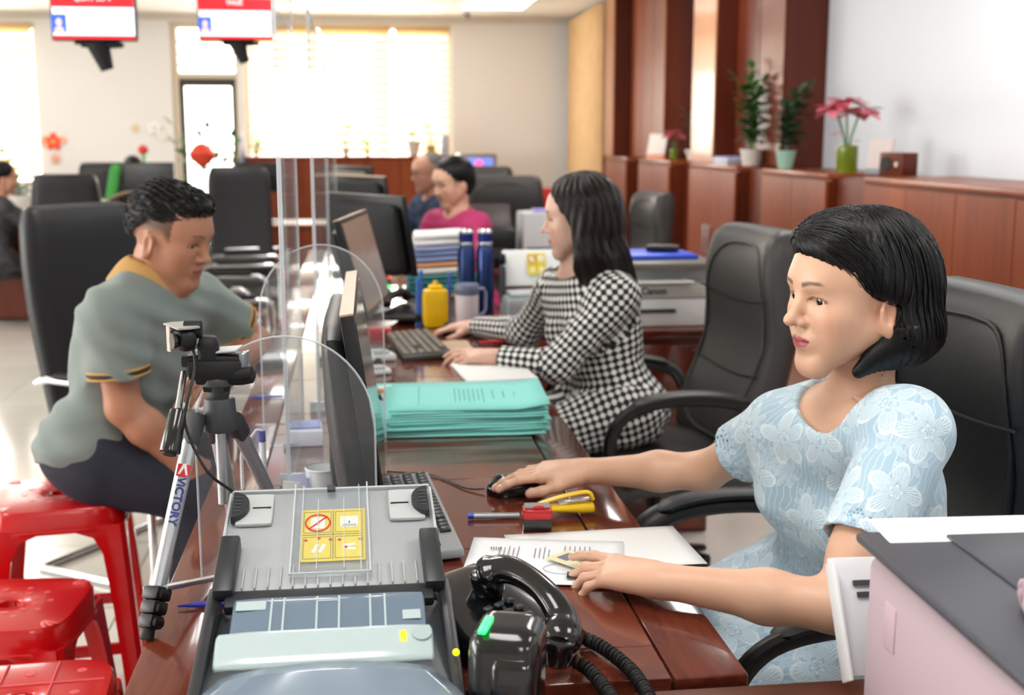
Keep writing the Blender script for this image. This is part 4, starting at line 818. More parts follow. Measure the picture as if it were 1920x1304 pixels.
# ================================================================ BIG DOCUMENT SCANNER
SX=-.047; t=thing('document_scanner','big grey document scanner with a yellow pictogram sticker in the foreground','scanner',(SX,1.30,.75)); O=Vector((SX,1.30,.75))
gb=M('scanner_body','#3b3f44',.4); gl=M('scanner_grey','#a7abad',.38,.1); gd=M('scanner_dark','#24272b',.4); lt=M('scanner_light','#b7bbbc',.4)
def fn(v,h): return (v.x*(1.0 if v.z<0 else .97),v.y,v.z*(1+.25*v.y/h[1]) )
B().pad((0,.06,.035),(.305,.30,.070),.022,n=8,fn=fn).obj('body',gb,t)
for s in (-1,1):
    B().box((s*.146,.06,.052),(.016,.28,.055),rot=(R(10),0,0),bev=.006).obj('side_rail',gd,t)
B().ell((.147,.0,.083),(.004,.004,.004)).obj('power_light',M('led_yellow','#f0f000',.3,emit=2.5),t)
# chute: v runs up the plate
cb=Vector((0,1.475-1.30,.845-.75)); ct_=Vector((0,1.655-1.30,.925-.75)); up=(ct_-cb); Lc=up.length; up.normalize(); nrm=Vector((1,0,0)).cross(up)
def CX(v): return cb+Vector((v[0]*(1-.05*v[1]/Lc),0,0))+up*v[1]+nrm*v[2]
hw=.145
ch=B().box((0,Lc/2,-.004),(2*hw,Lc,.008),bev=.002).each(CX).obj('paper_chute',gl,t)
b=B().box((0,Lc,.0),(2*hw,.004,.012),bev=.001).box((-hw,Lc/2+.02,0),(.004,Lc-.05,.014),bev=.001).box((hw,Lc/2+.02,0),(.004,Lc-.05,.014),bev=.001).each(CX).obj('chute_rim',lt,ch)
for s in (-1,1):
    o=B().pad((s*.108,Lc*.80,.004),(.052,.062,.008),.004,n=4).each(CX).obj('guide_pad',lt,ch); B().box((s*.098,Lc*.80,.0085),(.026,.002,.001)).each(CX).obj('guide_mark',black,o,False)
    kn=B().prism([(.024*math.cos(a),.026*math.sin(a)) for a in [i*PI/12-PI/2 for i in range(13)]] if s<0 else [(-.024*math.cos(a),.026*math.sin(a)) for a in [i*PI/12-PI/2 for i in range(13)]],.012,(s*.139,Lc*.80,.010)).each(CX).obj('guide_knob',gd,ch)
    b=B()
    for q in range(5): b.box((s*.131,Lc*.80-.014+.007*q,.0165),(.010,.0015,.001))
    b.each(CX).obj('knob_ribs',M('rib_dark','#4a4d50',.5),kn,False)
    B().box((s*.133,Lc*.20,.012),(.026,Lc*.52,.022),bev=.004).each(CX).obj('guide_arm',gd,t)
for k in range(15):
    x=-.112+.016*k; hgt=.040 if k not in(5,6,7,8,9) else .022
    B().box((x,.008+hgt/2,.003),(.0022,hgt,.006),bev=.0008,seg=1,).each(CX).obj('rib',lt,ch)
c2=B().box((.0,Lc*.56,.0048),(.105,Lc*.90,.0022),bev=.001).each(CX).obj('clear_extension',acrylic('clear_tray',(.93,.95,.96),.10,.06),ch)
b=B()
for s in (-1,1): b.box((s*.052,Lc*.56,.0125),(.0022,Lc*.90,.003)).box((s*.040,Lc*.56,.0125),(.0012,Lc*.86,.0015)).box((s*.018,Lc*.5,.0125),(.0010,Lc*.70,.0015))
b.box((0,Lc*.115,.0125),(.105,.002,.003)).each(CX).obj('extension_edges',edge,c2,False)
B().box((0,Lc*.95,.013),(.012,.010,.006),bev=.001).each(CX).obj('extension_latch',dgrey,ch)
sr=math.atan2(up.z,up.y)
q=CX((.003,Lc*.52,.0045)); sticker(t,q,(sr,0,0),.086)
# feeder slot, front covers, stacker
B().box((0,.160,.092),(.262,.030,.016),rot=(R(22),0,0),bev=.004).obj('feed_slot',gd,t)
fc=M('scanner_blue_clear','#66788a',.15,coat=.5); fb=M('scanner_pale_clear','#b3c3c6',.2,coat=.3)
def PX(o,tilt): m=rotm((tilt,0,0)); return lambda v:m@v+o
B().pad((0,0,0),(.236,.085,.016),.007,n=6).each(PX(Vector((.0,.105,.088)),R(14))).obj('top_cover',fc,t)
b=B()
for x in (-.07,-.055,-.015,.012,.05,.068): b.box((x,0,.0085),(.0025,.070,.0008))
b.box((-.095,.022,.0085),(.036,.018,.0008)).box((-.002,.026,.0085),(.028,.002,.0008)).box((.10,-.01,.0085),(.022,.018,.0008)).each(PX(Vector((.0,.105,.088)),R(14))).obj('cover_marks',fb,t,False)['kind']='stuff'
B().pad((0,0,0),(.256,.060,.022),.010,n=6).each(PX(Vector((-.004,.045,.074)),R(24))).obj('control_panel',fb,t)
B().box((0,0,0),(.007,.016,.003),bev=.001).each(PX(Vector((.088,.046,.0865)),R(24))).obj('status_light',M('led_lime','#b6f200',.3,emit=2.5),t); B().cyl((.110,.052,.083),(.110,.050,.0885),.012,n=20).obj('power_button',M('btn','#a9b9bc',.3),t)
def stk(u,v):
    a=(u-.5)*2; y=-.17+v*.175; w=.150*(1-.22*max(0,v-.62)/.38-.0*v); return (a*w,y,.058+.020*v-.012*a*a*(v))
o=B().grid(stk,16,10).obj('output_stacker',M('stacker_blue','#7f90a0',.12,coat=.4,alpha=.86),t); s_=o.modifiers.new('t','SOLIDIFY'); s_.thickness=.003
B().box((0,-.06,.060),(.004,.14,.004)).obj('stacker_rib',fb,t,False)
# ================================================================ DESK PHONE (near), CRADLE
t=thing('desk_phone','black desk phone with curved handset beside the big scanner','phone',(.165,1.50,.75),R(38)); 
B().pad((0,.01,.034),(.165,.19,.055),.018,n=6,fn=lambda v,h:(v.x,v.y,v.z*(1+.45*v.y/h[1])+.008*v.y/h[1])).obj('base',glossb,t)
def arc3(P,k=6):
    P=[Vector(p) for p in P];Q=[]
    for i in range(len(P)-1):
        a=P[max(0,i-1)];b=P[i];c=P[i+1];d=P[min(len(P)-1,i+2)]
        for j in range(k):
            u=j/k; Q.append(.5*((2*b)+(c-a)*u+(2*a-5*b+4*c-d)*u*u+(3*b-a-3*c+d)*u**3))
    return Q+[P[-1]]
hs=[at(905,1082,1.52),at(945,1068,1.51),at(990,1085,1.48),at(1030,1120,1.44),at(1055,1165,1.41),at(1048,1212,1.37)]
O=Vector((.165,1.50,.75)); mi=Matrix.Rotation(-R(38),3,'Z'); HS=[mi@(p-O) for p in hs]; Q=arc3(HS); n_=len(Q)
rs=[.030 if i<4 else .026-.008*math.sin(min(1,(i-3)/(n_*.8))*PI) if i<n_-5 else .027 for i in range(n_)]; rs[0]=.024; rs[1]=.028; rs[-1]=.019; rs[-2]=.024
B().tube(Q,rs,16,flat=.8).obj('handset',glossb,t)
e0,e1=HS[0],HS[-1]; B().cyl(e0+Vector((.008,0,.004)),e0+Vector((.012,0,-.026)),.024,.021,24,bev=.004).obj('earpiece',glossb,t); B().cyl(e1+Vector((0,0,.010)),e1+Vector((-.004,.004,-.024)),.022,.017,24,bev=.004).obj('mouthpiece',glossb,t)
b=B()
for r in range(4):
    for c in range(3): b.box((-.02+.02*c,-.065+.018*r,.048+.004*r),(.013,.010,.006),bev=.002,seg=1)
b.obj('keypad',dgrey,t)['kind']='stuff'
B().box((.05,.075,.064),(.05,.03,.006),rot=(R(14),0,0),bev=.002).obj('display',dgrey,t)
def coil(label,P,r,wr,turns,m):
    Q=arc3(P,40); L=[0]
    for a,b_ in zip(Q,Q[1:]): L.append(L[-1]+(b_-a).length)
    T=L[-1]; N=turns*12; pts=[]; prev=None
    import bisect
    for i in range(N+1):
        s=T*i/N; j=min(len(Q)-2,bisect.bisect_right(L,s)-1); f=(s-L[j])/max(1e-9,L[j+1]-L[j]); p=Q[j].lerp(Q[j+1],f); d=(Q[j+1]-Q[j]).normalized()
        if prev is None: u=Vector((1,0,0)) if abs(d.x)<.9 else Vector((0,1,0)); u=(u-d*u.dot(d)).normalized()
        else: u=(prev-d*prev.dot(d)).normalized()
        prev=u; w=d.cross(u); a=2*PI*i/12; pts.append(p+u*math.cos(a)*r+w*math.sin(a)*r)
    o=B().tube(pts,wr,6).obj('coiled_cord',m); return tag(o,label,'cord')
coil('coiled black handset cord hanging beside the black phone',[at(1068,1180,1.40),on(1092,1196,.765)+Vector((0,0,.0)),Vector((.300,1.445,.765)),Vector((.318,1.40,.763)),Vector((.327,1.35,.763)),Vector((.325,1.28,.763)),Vector((.290,1.26,.763)),Vector((.283,1.32,.763)),Vector((.272,1.38,.764)),Vector((.25,1.40,.772))],.0072,.0026,64,M('cord_black','#0c0d0e',.5,spec=.3))
t=thing('phone_cradle','black upright charging cradle with a glowing green strip in the foreground','charger',(.155,1.265,.75),R(-28),rot=(0,0,R(-18)))
B().pad((0,0,.065),(.082,.085,.13),.022,n=8,fn=lambda v,h:(v.x,v.y+.18*v.z,v.z)).obj('body',glossb,t)
B().pad((.012,-.036,.062),(.048,.02,.085),.009,n=5,fn=lambda v,h:(v.x,v.y+.18*v.z,v.z)).obj('recess_panel',M('recess','#0c0d0e',.12,coat=.5),t)
B().tube([(.000,-.040,.050),(.018,-.050,.052),(.034,-.038,.060)],.0025,8).tube([(.004,-.046,.026),(.02,-.056,.028),(.034,-.044,.036)],.0025,8).obj('contact_ridges',M('silver_line','#c9cdd2',.2,.8),t)
B().pad((-.022,-.012,.1315),(.010,.045,.005),.002,n=4).each(lambda v:v).obj('light_strip',M('led_green2','#2dff62',.3,emit=3.0),t)
# ================================================================ PAPERS, STAMP, PEN, STAPLER
def sheet(label,c,rz,w,h,z,curl=.0,m=paper,seed=0,cn=(0,0)):
    rnd=random.Random(seed)
    def f(u,v): return ((u-.5)*w,(v-.5)*h,.0012*math.sin(u*6+seed)*math.cos(v*5)+curl*max(0,u-.6)**2*4+.0012)
    o=B().grid(f,14,10).obj('paper_sheet',m); s=o.modifiers.new('t','SOLIDIFY'); s.thickness=.0004
    return tag(o,label,'paper','document sheets under the hand',(c[0],c[1],z),rz)
p1=on(1010,1058,.75); p2=on(1120,1040,.75)
sheet('lower white document sheet reaching right under the hand',(p2.x+.012,p2.y+.02,0),R(2),.297,.19,.7505,.0,seed=3)
sh=sheet('printed white document sheet on top, holding the small card',(p1.x+.01,p1.y+.00,0),R(-12),.25,.20,.7545,.0,M('paper2','#eceef0',.8),seed=1)
b=B(); rnd=random.Random(3)
for q in range(9): b.box((-.075+.0075*q+(.02 if q>4 else 0),.03-.004*rnd.random(),.0036),(.0012,.06-.03*rnd.random(),.0002))
for q in range(6): b.box((.03+.008*q,.045,.0036),(.0012,.035,.0002))
for q in range(5): b.box((-.09+.004*q,.045,.0036),(.002,.009,.0002))
b.obj('print',M('ink_grey','#6a6e74',.8),sh,False)
B().box((.055,-.070,.0042),(.035,.026,.0006)).obj('photo_print',M('ink_black','#1d2226',.7),sh,False)
B().tube([(.03+.03*math.cos(a*.3),-.045+.022*math.sin(a*.3),.0044) for a in range(21)],.0006,4,closed=True).obj('stamp_mark',M('stamp_violet','#8d86b8',.7),sh)
pc=on(1082,1052,.762); t=thing('identity_card','pale yellow plastic identity card held against the paper','card',(pc.x,pc.y,.7615),R(-52)); B().box((0,0,.001),(.085,.054,.001),bev=.0004,seg=1).obj('card_body',M('card_cream','#e6dfb4',.35),t); B().box((-.02,0,.0018),(.022,.028,.0004)).obj('card_photo',M('card_photo','#6b6f7c',.5),t,False); B().box((.02,.004,.0018),(.03,.02,.0003)).obj('card_print',M('card_print','#b5a88a',.6),t,False)
ps=on(1008,995,.75); t=thing('rubber_stamp','red and black self-inking stamp right of the silver pen','stamp',(ps.x,ps.y+.008,.75),R(-4)); 
B().pad((0,0,.012),(.050,.034,.022),.003,n=3).obj('ink_base',M('stamp_smoke','#26282b',.15,coat=.4),t); B().pad((0,.0,.030),(.052,.036,.022),.006,n=4).obj('case',M('stamp_red','#c3161f',.25,coat=.4),t); B().pad((0,0,.042),(.044,.026,.004),.002,n=3).obj('top_pad',M('stamp_top','#8e8a8a',.4),t); B().pad((.002,-.012,.0425),(.018,.008,.005),.002,n=3).obj('button',M('stamp_red','#c3161f',.25),t)
pa_=on(877,968,.757); pb_=on(974,967,.757); d=(pb_-pa_); t=thing('pen','silver pen with a blue end left of the red stamp','pen',pa_-Vector((0,0,.0065)),math.atan2(d.y,d.x)); L=d.length
B().cyl((.01,0,.0062),(L,0,.0062),.0056,n=14).obj('barrel',M('pen_silver','#9fa4aa',.3,.5),t); B().cyl((0,0,.0062),(.011,0,.0062),.005,.0058,n=14).obj('cap',M('pen_end_blue','#1b48b8',.35),t)
pq=on(1058,972,.75); t=thing('stapler','yellow stapler lying beyond the red stamp','stapler',(pq.x,pq.y+.01,.75),R(-2)); ys=M('stapler_yellow','#efc414',.3)
B().pad((.0,0,.014),(.112,.030,.018),.008,n=5,fn=lambda v,h:(v.x,v.y,v.z*(.7+.4*(v.x/h[0]))+.002)).obj('base',ys,t)
B().tube(arc3([(-.045,0,.024),(-.01,0,.035),(.03,0,.043),(.047,0,.042),(.053,0,.030)],4),.0065,8,flat=.6).obj('handle',ys,t); B().box((.018,0,.029),(.06,.012,.008),rot=(0,R(-8),0),bev=.002).obj('magazine',chrome,t)
# ================================================================ NEAR PRINTER
PXo=Vector((.558,1.225,.75)); t=thing('laser_printer','big pinkish-grey printer with a dark lid in the right foreground','printer',PXo,R(-2))
pk=M('printer_pinkgrey','#b8a5ae',.5); dk=M('printer_lid','#484a52',.42,bump=.15,bscale=600); 
B().box((.27,-.22,.106),(.54,.44,.205),bev=.012,seg=3).obj('body',pk,t)
lid=B().box((.27,-.22,.2255),(.565,.46,.012),bev=.005).obj('lid',dk,t)
B().box((.28,-.10,.2335),(.40,.16,.004),bev=.0015).obj('lid_raised_panel',dk,lid); B().box((.34,-.030,.2345),(.34,.022,.003),bev=.001).obj('lid_slot',M('slot_sage','#a9b0ab',.4),lid)
B().box((.37,-.12,.240),(.30,.11,.010),bev=.003).obj('cover_flap',M('lid2','#3a3b42',.4),lid); B().box((.215,-.115,.2405),(.05,.006,.003)).box((.41,-.066,.246),(.24,.006,.002)).obj('white_marks',white,lid,False)
b=B().box((.0,-.07,.15),(.003,.028,.05),bev=.001).obj('side_badge',M('pk2','#c2abb4',.45),t); B().cyl((-.001,-.22,.07),(.001,-.22,.07),.009).obj('side_screw',M('pk2','#c2abb4',.45),t)
o=B().box((.17,.062,.108),(.36,.006,.14),rot=(R(-32),0,0),bev=.002).obj('open_tray',M('tray_pale','#dcdde0',.4),t)
B().box((-.010,.050,.108),(.004,.03,.14),rot=(R(-32),0,0),bev=.001).obj('tray_side',M('tray_pale','#dcdde0',.4),o); B().box((.028,.078,.143),(.024,.004,.006),rot=(R(-32),0,0)).box((.031,.071,.131),(.024,.004,.006),rot=(R(-32),0,0)).obj('tray_slots',dgrey,o,False)
tag(B().box((0,0,0),(.46,.070,.0008)).obj('paper_sheet',paper),'white paper sheet lying behind the dark printer lid','paper',loc=(.80,1.215,.9835),rz=R(-3)).rotation_euler=(R(4),0,R(-3))
t=thing('fabric_pouch','small floral pouch with a lilac top on the printer','pouch',(.665,.945,.982),R(-20)); B().pad((0,0,.014),(.15,.11,.028),.012,n=5).obj('floral_side',M('floral','#b79aa8',.8,vary=.9,vscale=70),t); B().pad((.01,0,.030),(.135,.10,.008),.004,n=4).obj('lilac_top',M('lilac2','#cfcbe6',.8),t)
# ================================================================ PEOPLE: smooth implicit surfaces turned into meshes
def V3(*a): return np.array(a if len(a)>1 else a[0],dtype=np.float64)
def nz(v): v=np.asarray(v,float); return v/np.linalg.norm(v)
class Sdf:
    def __init__(s): s.p=[]; s.post=None
    def cap(s,a,b,ra,rb=None,k=.02,op='u',n=None,f=1.,clip=None):
        a=V3(a);b=V3(b); rb=ra if rb is None else rb; s.p.append(('c',a,b,ra,rb,k,op,None if n is None else nz(n),f,clip,(a+b)/2,np.linalg.norm(b-a)/2+max(ra,rb)*max(1,f))); return s
    def ell(s,c,r,rot=None,k=.02,op='u',clip=None):
        c=V3(c); r=V3(r) if np.ndim(r) else V3(r,r,r); s.p.append(('e',c,r,np.eye(3) if rot is None else np.asarray(rot,float),None,k,op,None,1,clip,c,r.max())); return s
    def half(s,pt,n,k=.006,op='i'): s.p.append(('h',V3(pt),nz(n),0,0,k,op,None,1,None,V3(pt),1e9)); return s
    def one(s,q,P):
        t=q[0]
        if P.dtype==np.float32:
            i=id(q)
            if i not in s.__dict__.setdefault('cache',{}): s.cache[i]=([x.astype(np.float32) if isinstance(x,np.ndarray) else (np.float32(x) if isinstance(x,(float,np.floating)) else x) for x in q],q)
            q=s.cache[i][0]
        if t=='c':
            a,b,ra,rb,n,f=q[1],q[2],q[3],q[4],q[7],q[8]; ab=b-a; L=max(1e-12,ab@ab); w=P-a; h=np.clip((w@ab)/L,0,1); v=w-h[:,None]*ab; r=ra+(rb-ra)*h
            if n is not None: dn=v@n; v=v+np.outer(dn*(1/f-1),n); d=(np.sqrt(np.einsum('ij,ij->i',v,v))-r)*min(1,f)
            else: d=np.sqrt(np.einsum('ij,ij->i',v,v))-r
        elif t=='e':
            Q=(P-q[1])@q[3]; a=Q/q[2]; k0=np.sqrt(np.einsum('ij,ij->i',a,a)); c=a/q[2]; k1=np.sqrt(np.einsum('ij,ij->i',c,c))+1e-9; d=k0*(k0-1)/k1; d=np.where(k0<.05,-q[2].min(),d)
        else: d=(P-q[1])@q[2]
        if q[9] is not None:
            for pt,n in q[9]: d=np.maximum(d,(P-V3(pt).astype(P.dtype))@nz(n).astype(P.dtype))
        return d
    def __call__(s,P,sel=None):
        d=None
        for i,q in enumerate(s.p):
            if sel is not None and not sel[i]: continue
            x=s.one(q,P); k=q[5]
            if d is None: d=x; continue
            if q[6]=='u': h=np.clip(.5+.5*(d-x)/k,0,1); d=d*(1-h)+x*h-k*h*(1-h)
            elif q[6]=='s': x=-x; h=np.clip(.5-.5*(d-x)/k,0,1); d=d*(1-h)+x*h+k*h*(1-h)
            else: h=np.clip(.5-.5*(d-x)/k,0,1); d=d*(1-h)+x*h+k*h*(1-h)
        if d is None: d=np.full(len(P),.05)
        if s.post is not None: d=d+s.post(P)
        return d
    def grad(s,P,e=.0015):
        g=np.stack([s(P+V3(*(e if j==i else 0 for j in range(3))))-s(P-V3(*(e if j==i else 0 for j in range(3)))) for i in range(3)],1)
        return g/(np.linalg.norm(g,axis=1)[:,None]+1e-12)
def keep_big(P,F,frac=.02):
    n=len(P); a=F.ravel(); b=F[:,[1,2,3,0]].ravel(); s=np.concatenate([a,b,np.arange(n)]); t=np.concatenate([b,a,np.arange(n)]); o=np.argsort(s,kind='stable'); s=s[o];t=t[o]; st=np.searchsorted(s,np.arange(n)); lab=np.arange(n)
    while True:
        m=np.minimum.reduceat(lab[t],st); m=m[m]; m=m[m]
        if (m==lab).all(): break
        lab=m
    c=np.bincount(lab,minlength=n); good=c[lab]>frac*n; kf=good[F[:,0]]; F=F[kf]; used=np.unique(F); rm=np.full(n,-1); rm[used]=np.arange(len(used)); return P[used],rm[F]
def nets(f,lo,hi,h,bs=16,warp=None):
    if warp:
        z0,k=warp; lo=V3(lo).copy(); lo[2]=z0+(lo[2]-z0)/k if lo[2]<z0 else lo[2]
        def up(P): P=P.copy(); P[:,2]=np.where(P[:,2]<z0,z0+(P[:,2]-z0)*k,P[:,2]); return P
        def sc(P): return np.where(P[:,2]<z0+.05,k,1).astype(P.dtype)
    else: up=lambda P:P; sc=lambda P:1
    lo=V3(lo);hi=V3(hi); N=np.ceil((hi-lo)/h).astype(int)+2; nb=np.ceil(N/bs).astype(int); KV=[];KP=[];FQ=[]
    half=bs*h/2; rad=half*1.7321+h*2; S1=N[1]+4; S2=N[2]+4
    gi=np.stack(np.meshgrid(*[np.arange(n) for n in nb],indexing='ij'),-1).reshape(-1,3); ce=lo+gi*bs*h+half
    # quick reject at block centres
    dv=f(up(ce))/sc(ce); act=np.abs(dv)<rad*1.25+.006; gi=gi[act]; ce=ce[act]
    act=np.zeros(len(ce),bool)
    for q in [(a_,b_,c_) for a_ in(-1,1) for b_ in(-1,1) for c_ in(-1,1)]:
        pc=ce+V3(*q)*half/2; act|=np.abs(f(up(pc))/sc(pc))<rad*.5*1.12+.003
    gi=gi[act]; ce=ce[act]
    SEL=np.stack([(f.one(q,up(ce))/sc(ce)<rad*1.15+q[5]+.002)|(q[0]=='h') for q in f.p],1)
    ar=np.arange(-1,bs+1); off=np.stack(np.meshgrid(ar,ar,ar,indexing='ij'),-1).reshape(-1,3); n=bs+2; m=bs+1
    def work(bi):
        KV=[];KP=[];FQ=[]; g=gi[bi]
        I0=g*bs; P=lo+(off+I0)*h; d=f(up(P).astype(np.float32),SEL[bi])
        if d.min()>0 or d.max()<0: return KV,KP,FQ
        D=d.reshape(n,n,n); s=D<0
        cs=sum(s[a:a+m,b:b+m,e:e+m].astype(np.int8) for a in(0,1) for b in(0,1) for e in(0,1)); A=(cs>0)&(cs<8)
        idx=np.argwhere(A)
        if len(idx)==0: return KV,KP,FQ
        acc=np.zeros((len(idx),3)); cnt=np.zeros(len(idx)); co=[(a,b,e) for a in(0,1) for b in(0,1) for e in(0,1)]
        val={q:D[idx[:,0]+q[0],idx[:,1]+q[1],idx[:,2]+q[2]] for q in co}
        for q in co:
            for ax in range(3):
                if q[ax]==0:
                    r=list(q); r[ax]=1; r=tuple(r); a_,b_=val[q],val[r]; x=(a_<0)!=(b_<0); t=np.where(x,a_/np.where(x,a_-b_,1),0)
                    p=np.tile(np.array(q,float),(len(idx),1)); p[:,ax]+=t; acc+=np.where(x[:,None],p,0); cnt+=x
        pos=up(lo+(idx-1+I0+acc/cnt[:,None])*h); gc=idx-1+I0+1; key=(gc[:,0]*S1+gc[:,1])*S2+gc[:,2]
        KV.append(key);KP.append(pos)
        for ax in range(3):
            sl0=[slice(1,m)]*3; sl1=[slice(1,m)]*3; sl1[ax]=slice(2,m+1)
            a_=s[tuple(sl0)]; b_=s[tuple(sl1)]; e=np.argwhere(a_!=b_)
            if len(e)==0: continue
            sg=a_[e[:,0],e[:,1],e[:,2]]; base=e+I0+1; u,w=[(1,2),(2,0),(0,1)][ax]; qs=[]
            for du,dw in ((-1,-1),(0,-1),(0,0),(-1,0)):
                c_=base.copy(); c_[:,u]+=du; c_[:,w]+=dw; qs.append((c_[:,0]*S1+c_[:,1])*S2+c_[:,2])
            F=np.stack(qs,1); F[~sg]=F[~sg][:,::-1]; FQ.append(F)
        return KV,KP,FQ
    if 1:
        for a_,b_,c_ in map(work,range(len(gi))): KV+=a_;KP+=b_;FQ+=c_
    K=np.concatenate(KV);P=np.concatenate(KP);F=np.concatenate(FQ); U,ix=np.unique(K,return_index=True); P=P[ix]; fi=np.searchsorted(U,F.ravel()); ok=(fi<len(U)); fi=np.minimum(fi,len(U)-1); ok&=U[fi]==F.ravel(); ok=ok.reshape(-1,4).all(1)
    return P,fi.reshape(-1,4)[ok]
def sdf_obj(name,f,lo,hi,h,mat,parent,origin,col=None,uv=None,smooth=2,big=.0,warp=None):
    grids=h if isinstance(h,list) else [(lo,hi,h)]; PS=[];FS=[];n0=0
    for l_,h_,s_ in grids:
        p_,f_=nets(f,l_,h_,s_,warp=warp); PS.append(p_); FS.append(f_+n0); n0+=len(p_)
    P=np.concatenate(PS);F=np.concatenate(FS)
    P,F=keep_big(P,F)
    for _ in range(smooth):
        ia=np.concatenate([F[:,0],F[:,1],F[:,2],F[:,3]]*2); ib=np.concatenate([F[:,1],F[:,2],F[:,3],F[:,0],F[:,3],F[:,0],F[:,1],F[:,2]]); n=len(P)
        c=np.bincount(ia,minlength=n)+1e-9; acc=np.stack([np.bincount(ia,weights=P[ib,j],minlength=n) for j in range(3)],1)
        P=P*.5+.5*acc/c[:,None]
    me=bpy.data.meshes.new(name); me.vertices.add(len(P)); me.vertices.foreach_set('co',(P-V3(origin)).astype(np.float32).ravel())
    me.loops.add(len(F)*4); me.loops.foreach_set('vertex_index',F.astype(np.int32).ravel()); me.polygons.add(len(F)); me.polygons.foreach_set('loop_start',np.arange(0,len(F)*4,4,dtype=np.int32)); me.update(calc_edges=True)
    me.polygons.foreach_set('use_smooth',np.ones(len(F),bool))
    if col is not None:
        a=me.color_attributes.new('col','FLOAT_COLOR','POINT'); c4=np.ones((len(P),4),np.float32); c4[:,:3]=col(P); a.data.foreach_set('color',c4.ravel())
    if uv is not None:
        l=me.uv_layers.new(name='UVMap'); c=P[F].mean(1); l.data.foreach_set('uv',uv(P,F,c).astype(np.float32).ravel())
    o=bpy.data.objects.new(name,me); me.materials.append(mat); C.objects.link(o); o.parent=parent; return o
def vcol(name,rough=.45,sss=.0,bump=0,bs=300,coat=0,sheen=0):
    m=M(name,'#808080',rough,bump=bump,bscale=bs,coat=coat,sheen=sheen,sss=sss); nt=m.node_tree; a=nt.nodes.new('ShaderNodeAttribute'); a.attribute_name='col'; nt.links.new(a.outputs['Color'],nt.nodes['Principled BSDF'].inputs['Base Color']); return m
class Frame:   # head frame: x forward, y left, z up
    def __init__(s,o,yaw,pitch=0,roll=0,sc=1.): s.o=V3(o); s.R=np.array(Matrix.Rotation(yaw,3,'Z')@Matrix.Rotation(pitch,3,'Y')@Matrix.Rotation(roll,3,'X')); s.s=sc
    def __call__(s,*p): return s.o+s.s*(s.R@V3(*p))
    def d(s,*v): return s.R@V3(*v)
    def inv(s,P): return ((P-s.o.astype(P.dtype))@s.R.astype(P.dtype))/P.dtype.type(s.s)
def head(f,F,male=False,detail=True):
    s=F.s; R_=F.R
    E=lambda c,r,k=.02,op='u',rot=None: f.ell(F(*c),V3(*r)*s,R_ if rot is None else R_@rot,k*s,op)
    K=lambda a,b,ra,rb=None,k=.02,op='u',**q: f.cap(F(*a),F(*b),ra*s,(ra if rb is None else rb)*s,k*s,op,**q)
    j=.006 if male else 0
    E((-.018,0,.038),(.091,.074,.080),.03); E((.022,0,-.005),(.058,.059,.078),.03); E((.022,0,.045),(.058,.060,.052),.03)
    for y in (-1,1):
        K((.0,y*.050,-.040),(.060,y*(.014+j),-.084),.020+j*.3,.016+j*.5,.025)          # jaw
        E((.048,y*.036,-.016),(.026,.024,.020),.025); E((.045,y*.030,-.045),(.026,.024,.030),.028)                                   # cheek
    K((.062,-.010,-.094),(.062,.010,-.094),.0155,k=.02)                             # chin
    K((.066,-.026,.030),(.066,.026,.030),.014,k=.02)                                # brow
    for y in (-1,1):
        E((.089,y*.031,.009),(.013,.0175,.0105),.012,'s'); E((.0605,y*.031,.008),(.0155,.0165,.0145),.006)   # socket, lid ball
        E((.080,y*.0305,.0066),(.013,.0145,.0046),.0025,'s')                                     # eye slit
    K((.074,0,.020),(.0945,0,-.016),.0070,.0088,.012); E((.099,0,-.0215),(.0110,.0098,.0090),.007)                    # nose
    for y in (-1,1): E((.0855,y*.0115,-.0255),(.0095,.0068,.0068),.006); E((.088,y*.0062,-.0325),(.0045,.003,.0035),.003,'s')
    E((.073,0,-.052),(.0145,.026,.019),.012)
    if not detail:
        for y in (-1,1): f.ell(F(-.012,y*.074,-.014),V3(.017,.0075,.030)*s,R_,.006*s)
        return
    if 1: pass                                         # muzzle
    K((.0835,-.009,-.0485),(.0835,.009,-.0485),.0050,k=.004); K((.0795,-.017,-.0505),(.0795,.017,-.0505),.0040,k=.004)
    K((.0825,-.007,-.0585),(.0825,.007,-.0585),.0062,k=.004); K((.0785,-.014,-.057),(.0785,.014,-.057),.0045,k=.004)
    K((.0925,-.006,-.0532),(.0925,.006,-.0532),.0011,k=.002,op='s'); 
    for y in (-1,1): K((.090,y*.006,-.0532),(.079,y*.022,-.0530),.0012,k=.002,op='s')
    for y in (-1,1):                                                                       # ears
        er=np.array(Matrix.Rotation(y*R(20),3,'Z')@Matrix.Rotation(R(-12),3,'Y'))
        f.ell(F(-.012,y*.074,-.014),V3(.017,.0075,.030)*s,R_@er,.006*s); f.ell(F(-.014,y*.077,-.038),V3(.010,.006,.010)*s,R_@er,.008*s)
        f.ell(F(-.008,y*.0805,-.009),V3(.0105,.0060,.018)*s,R_@er,.004*s,'s'); f.cap(F(-.004,y*.0765,-.024),F(.0,y*.076,-.006),.0035*s,.003*s,.004*s)
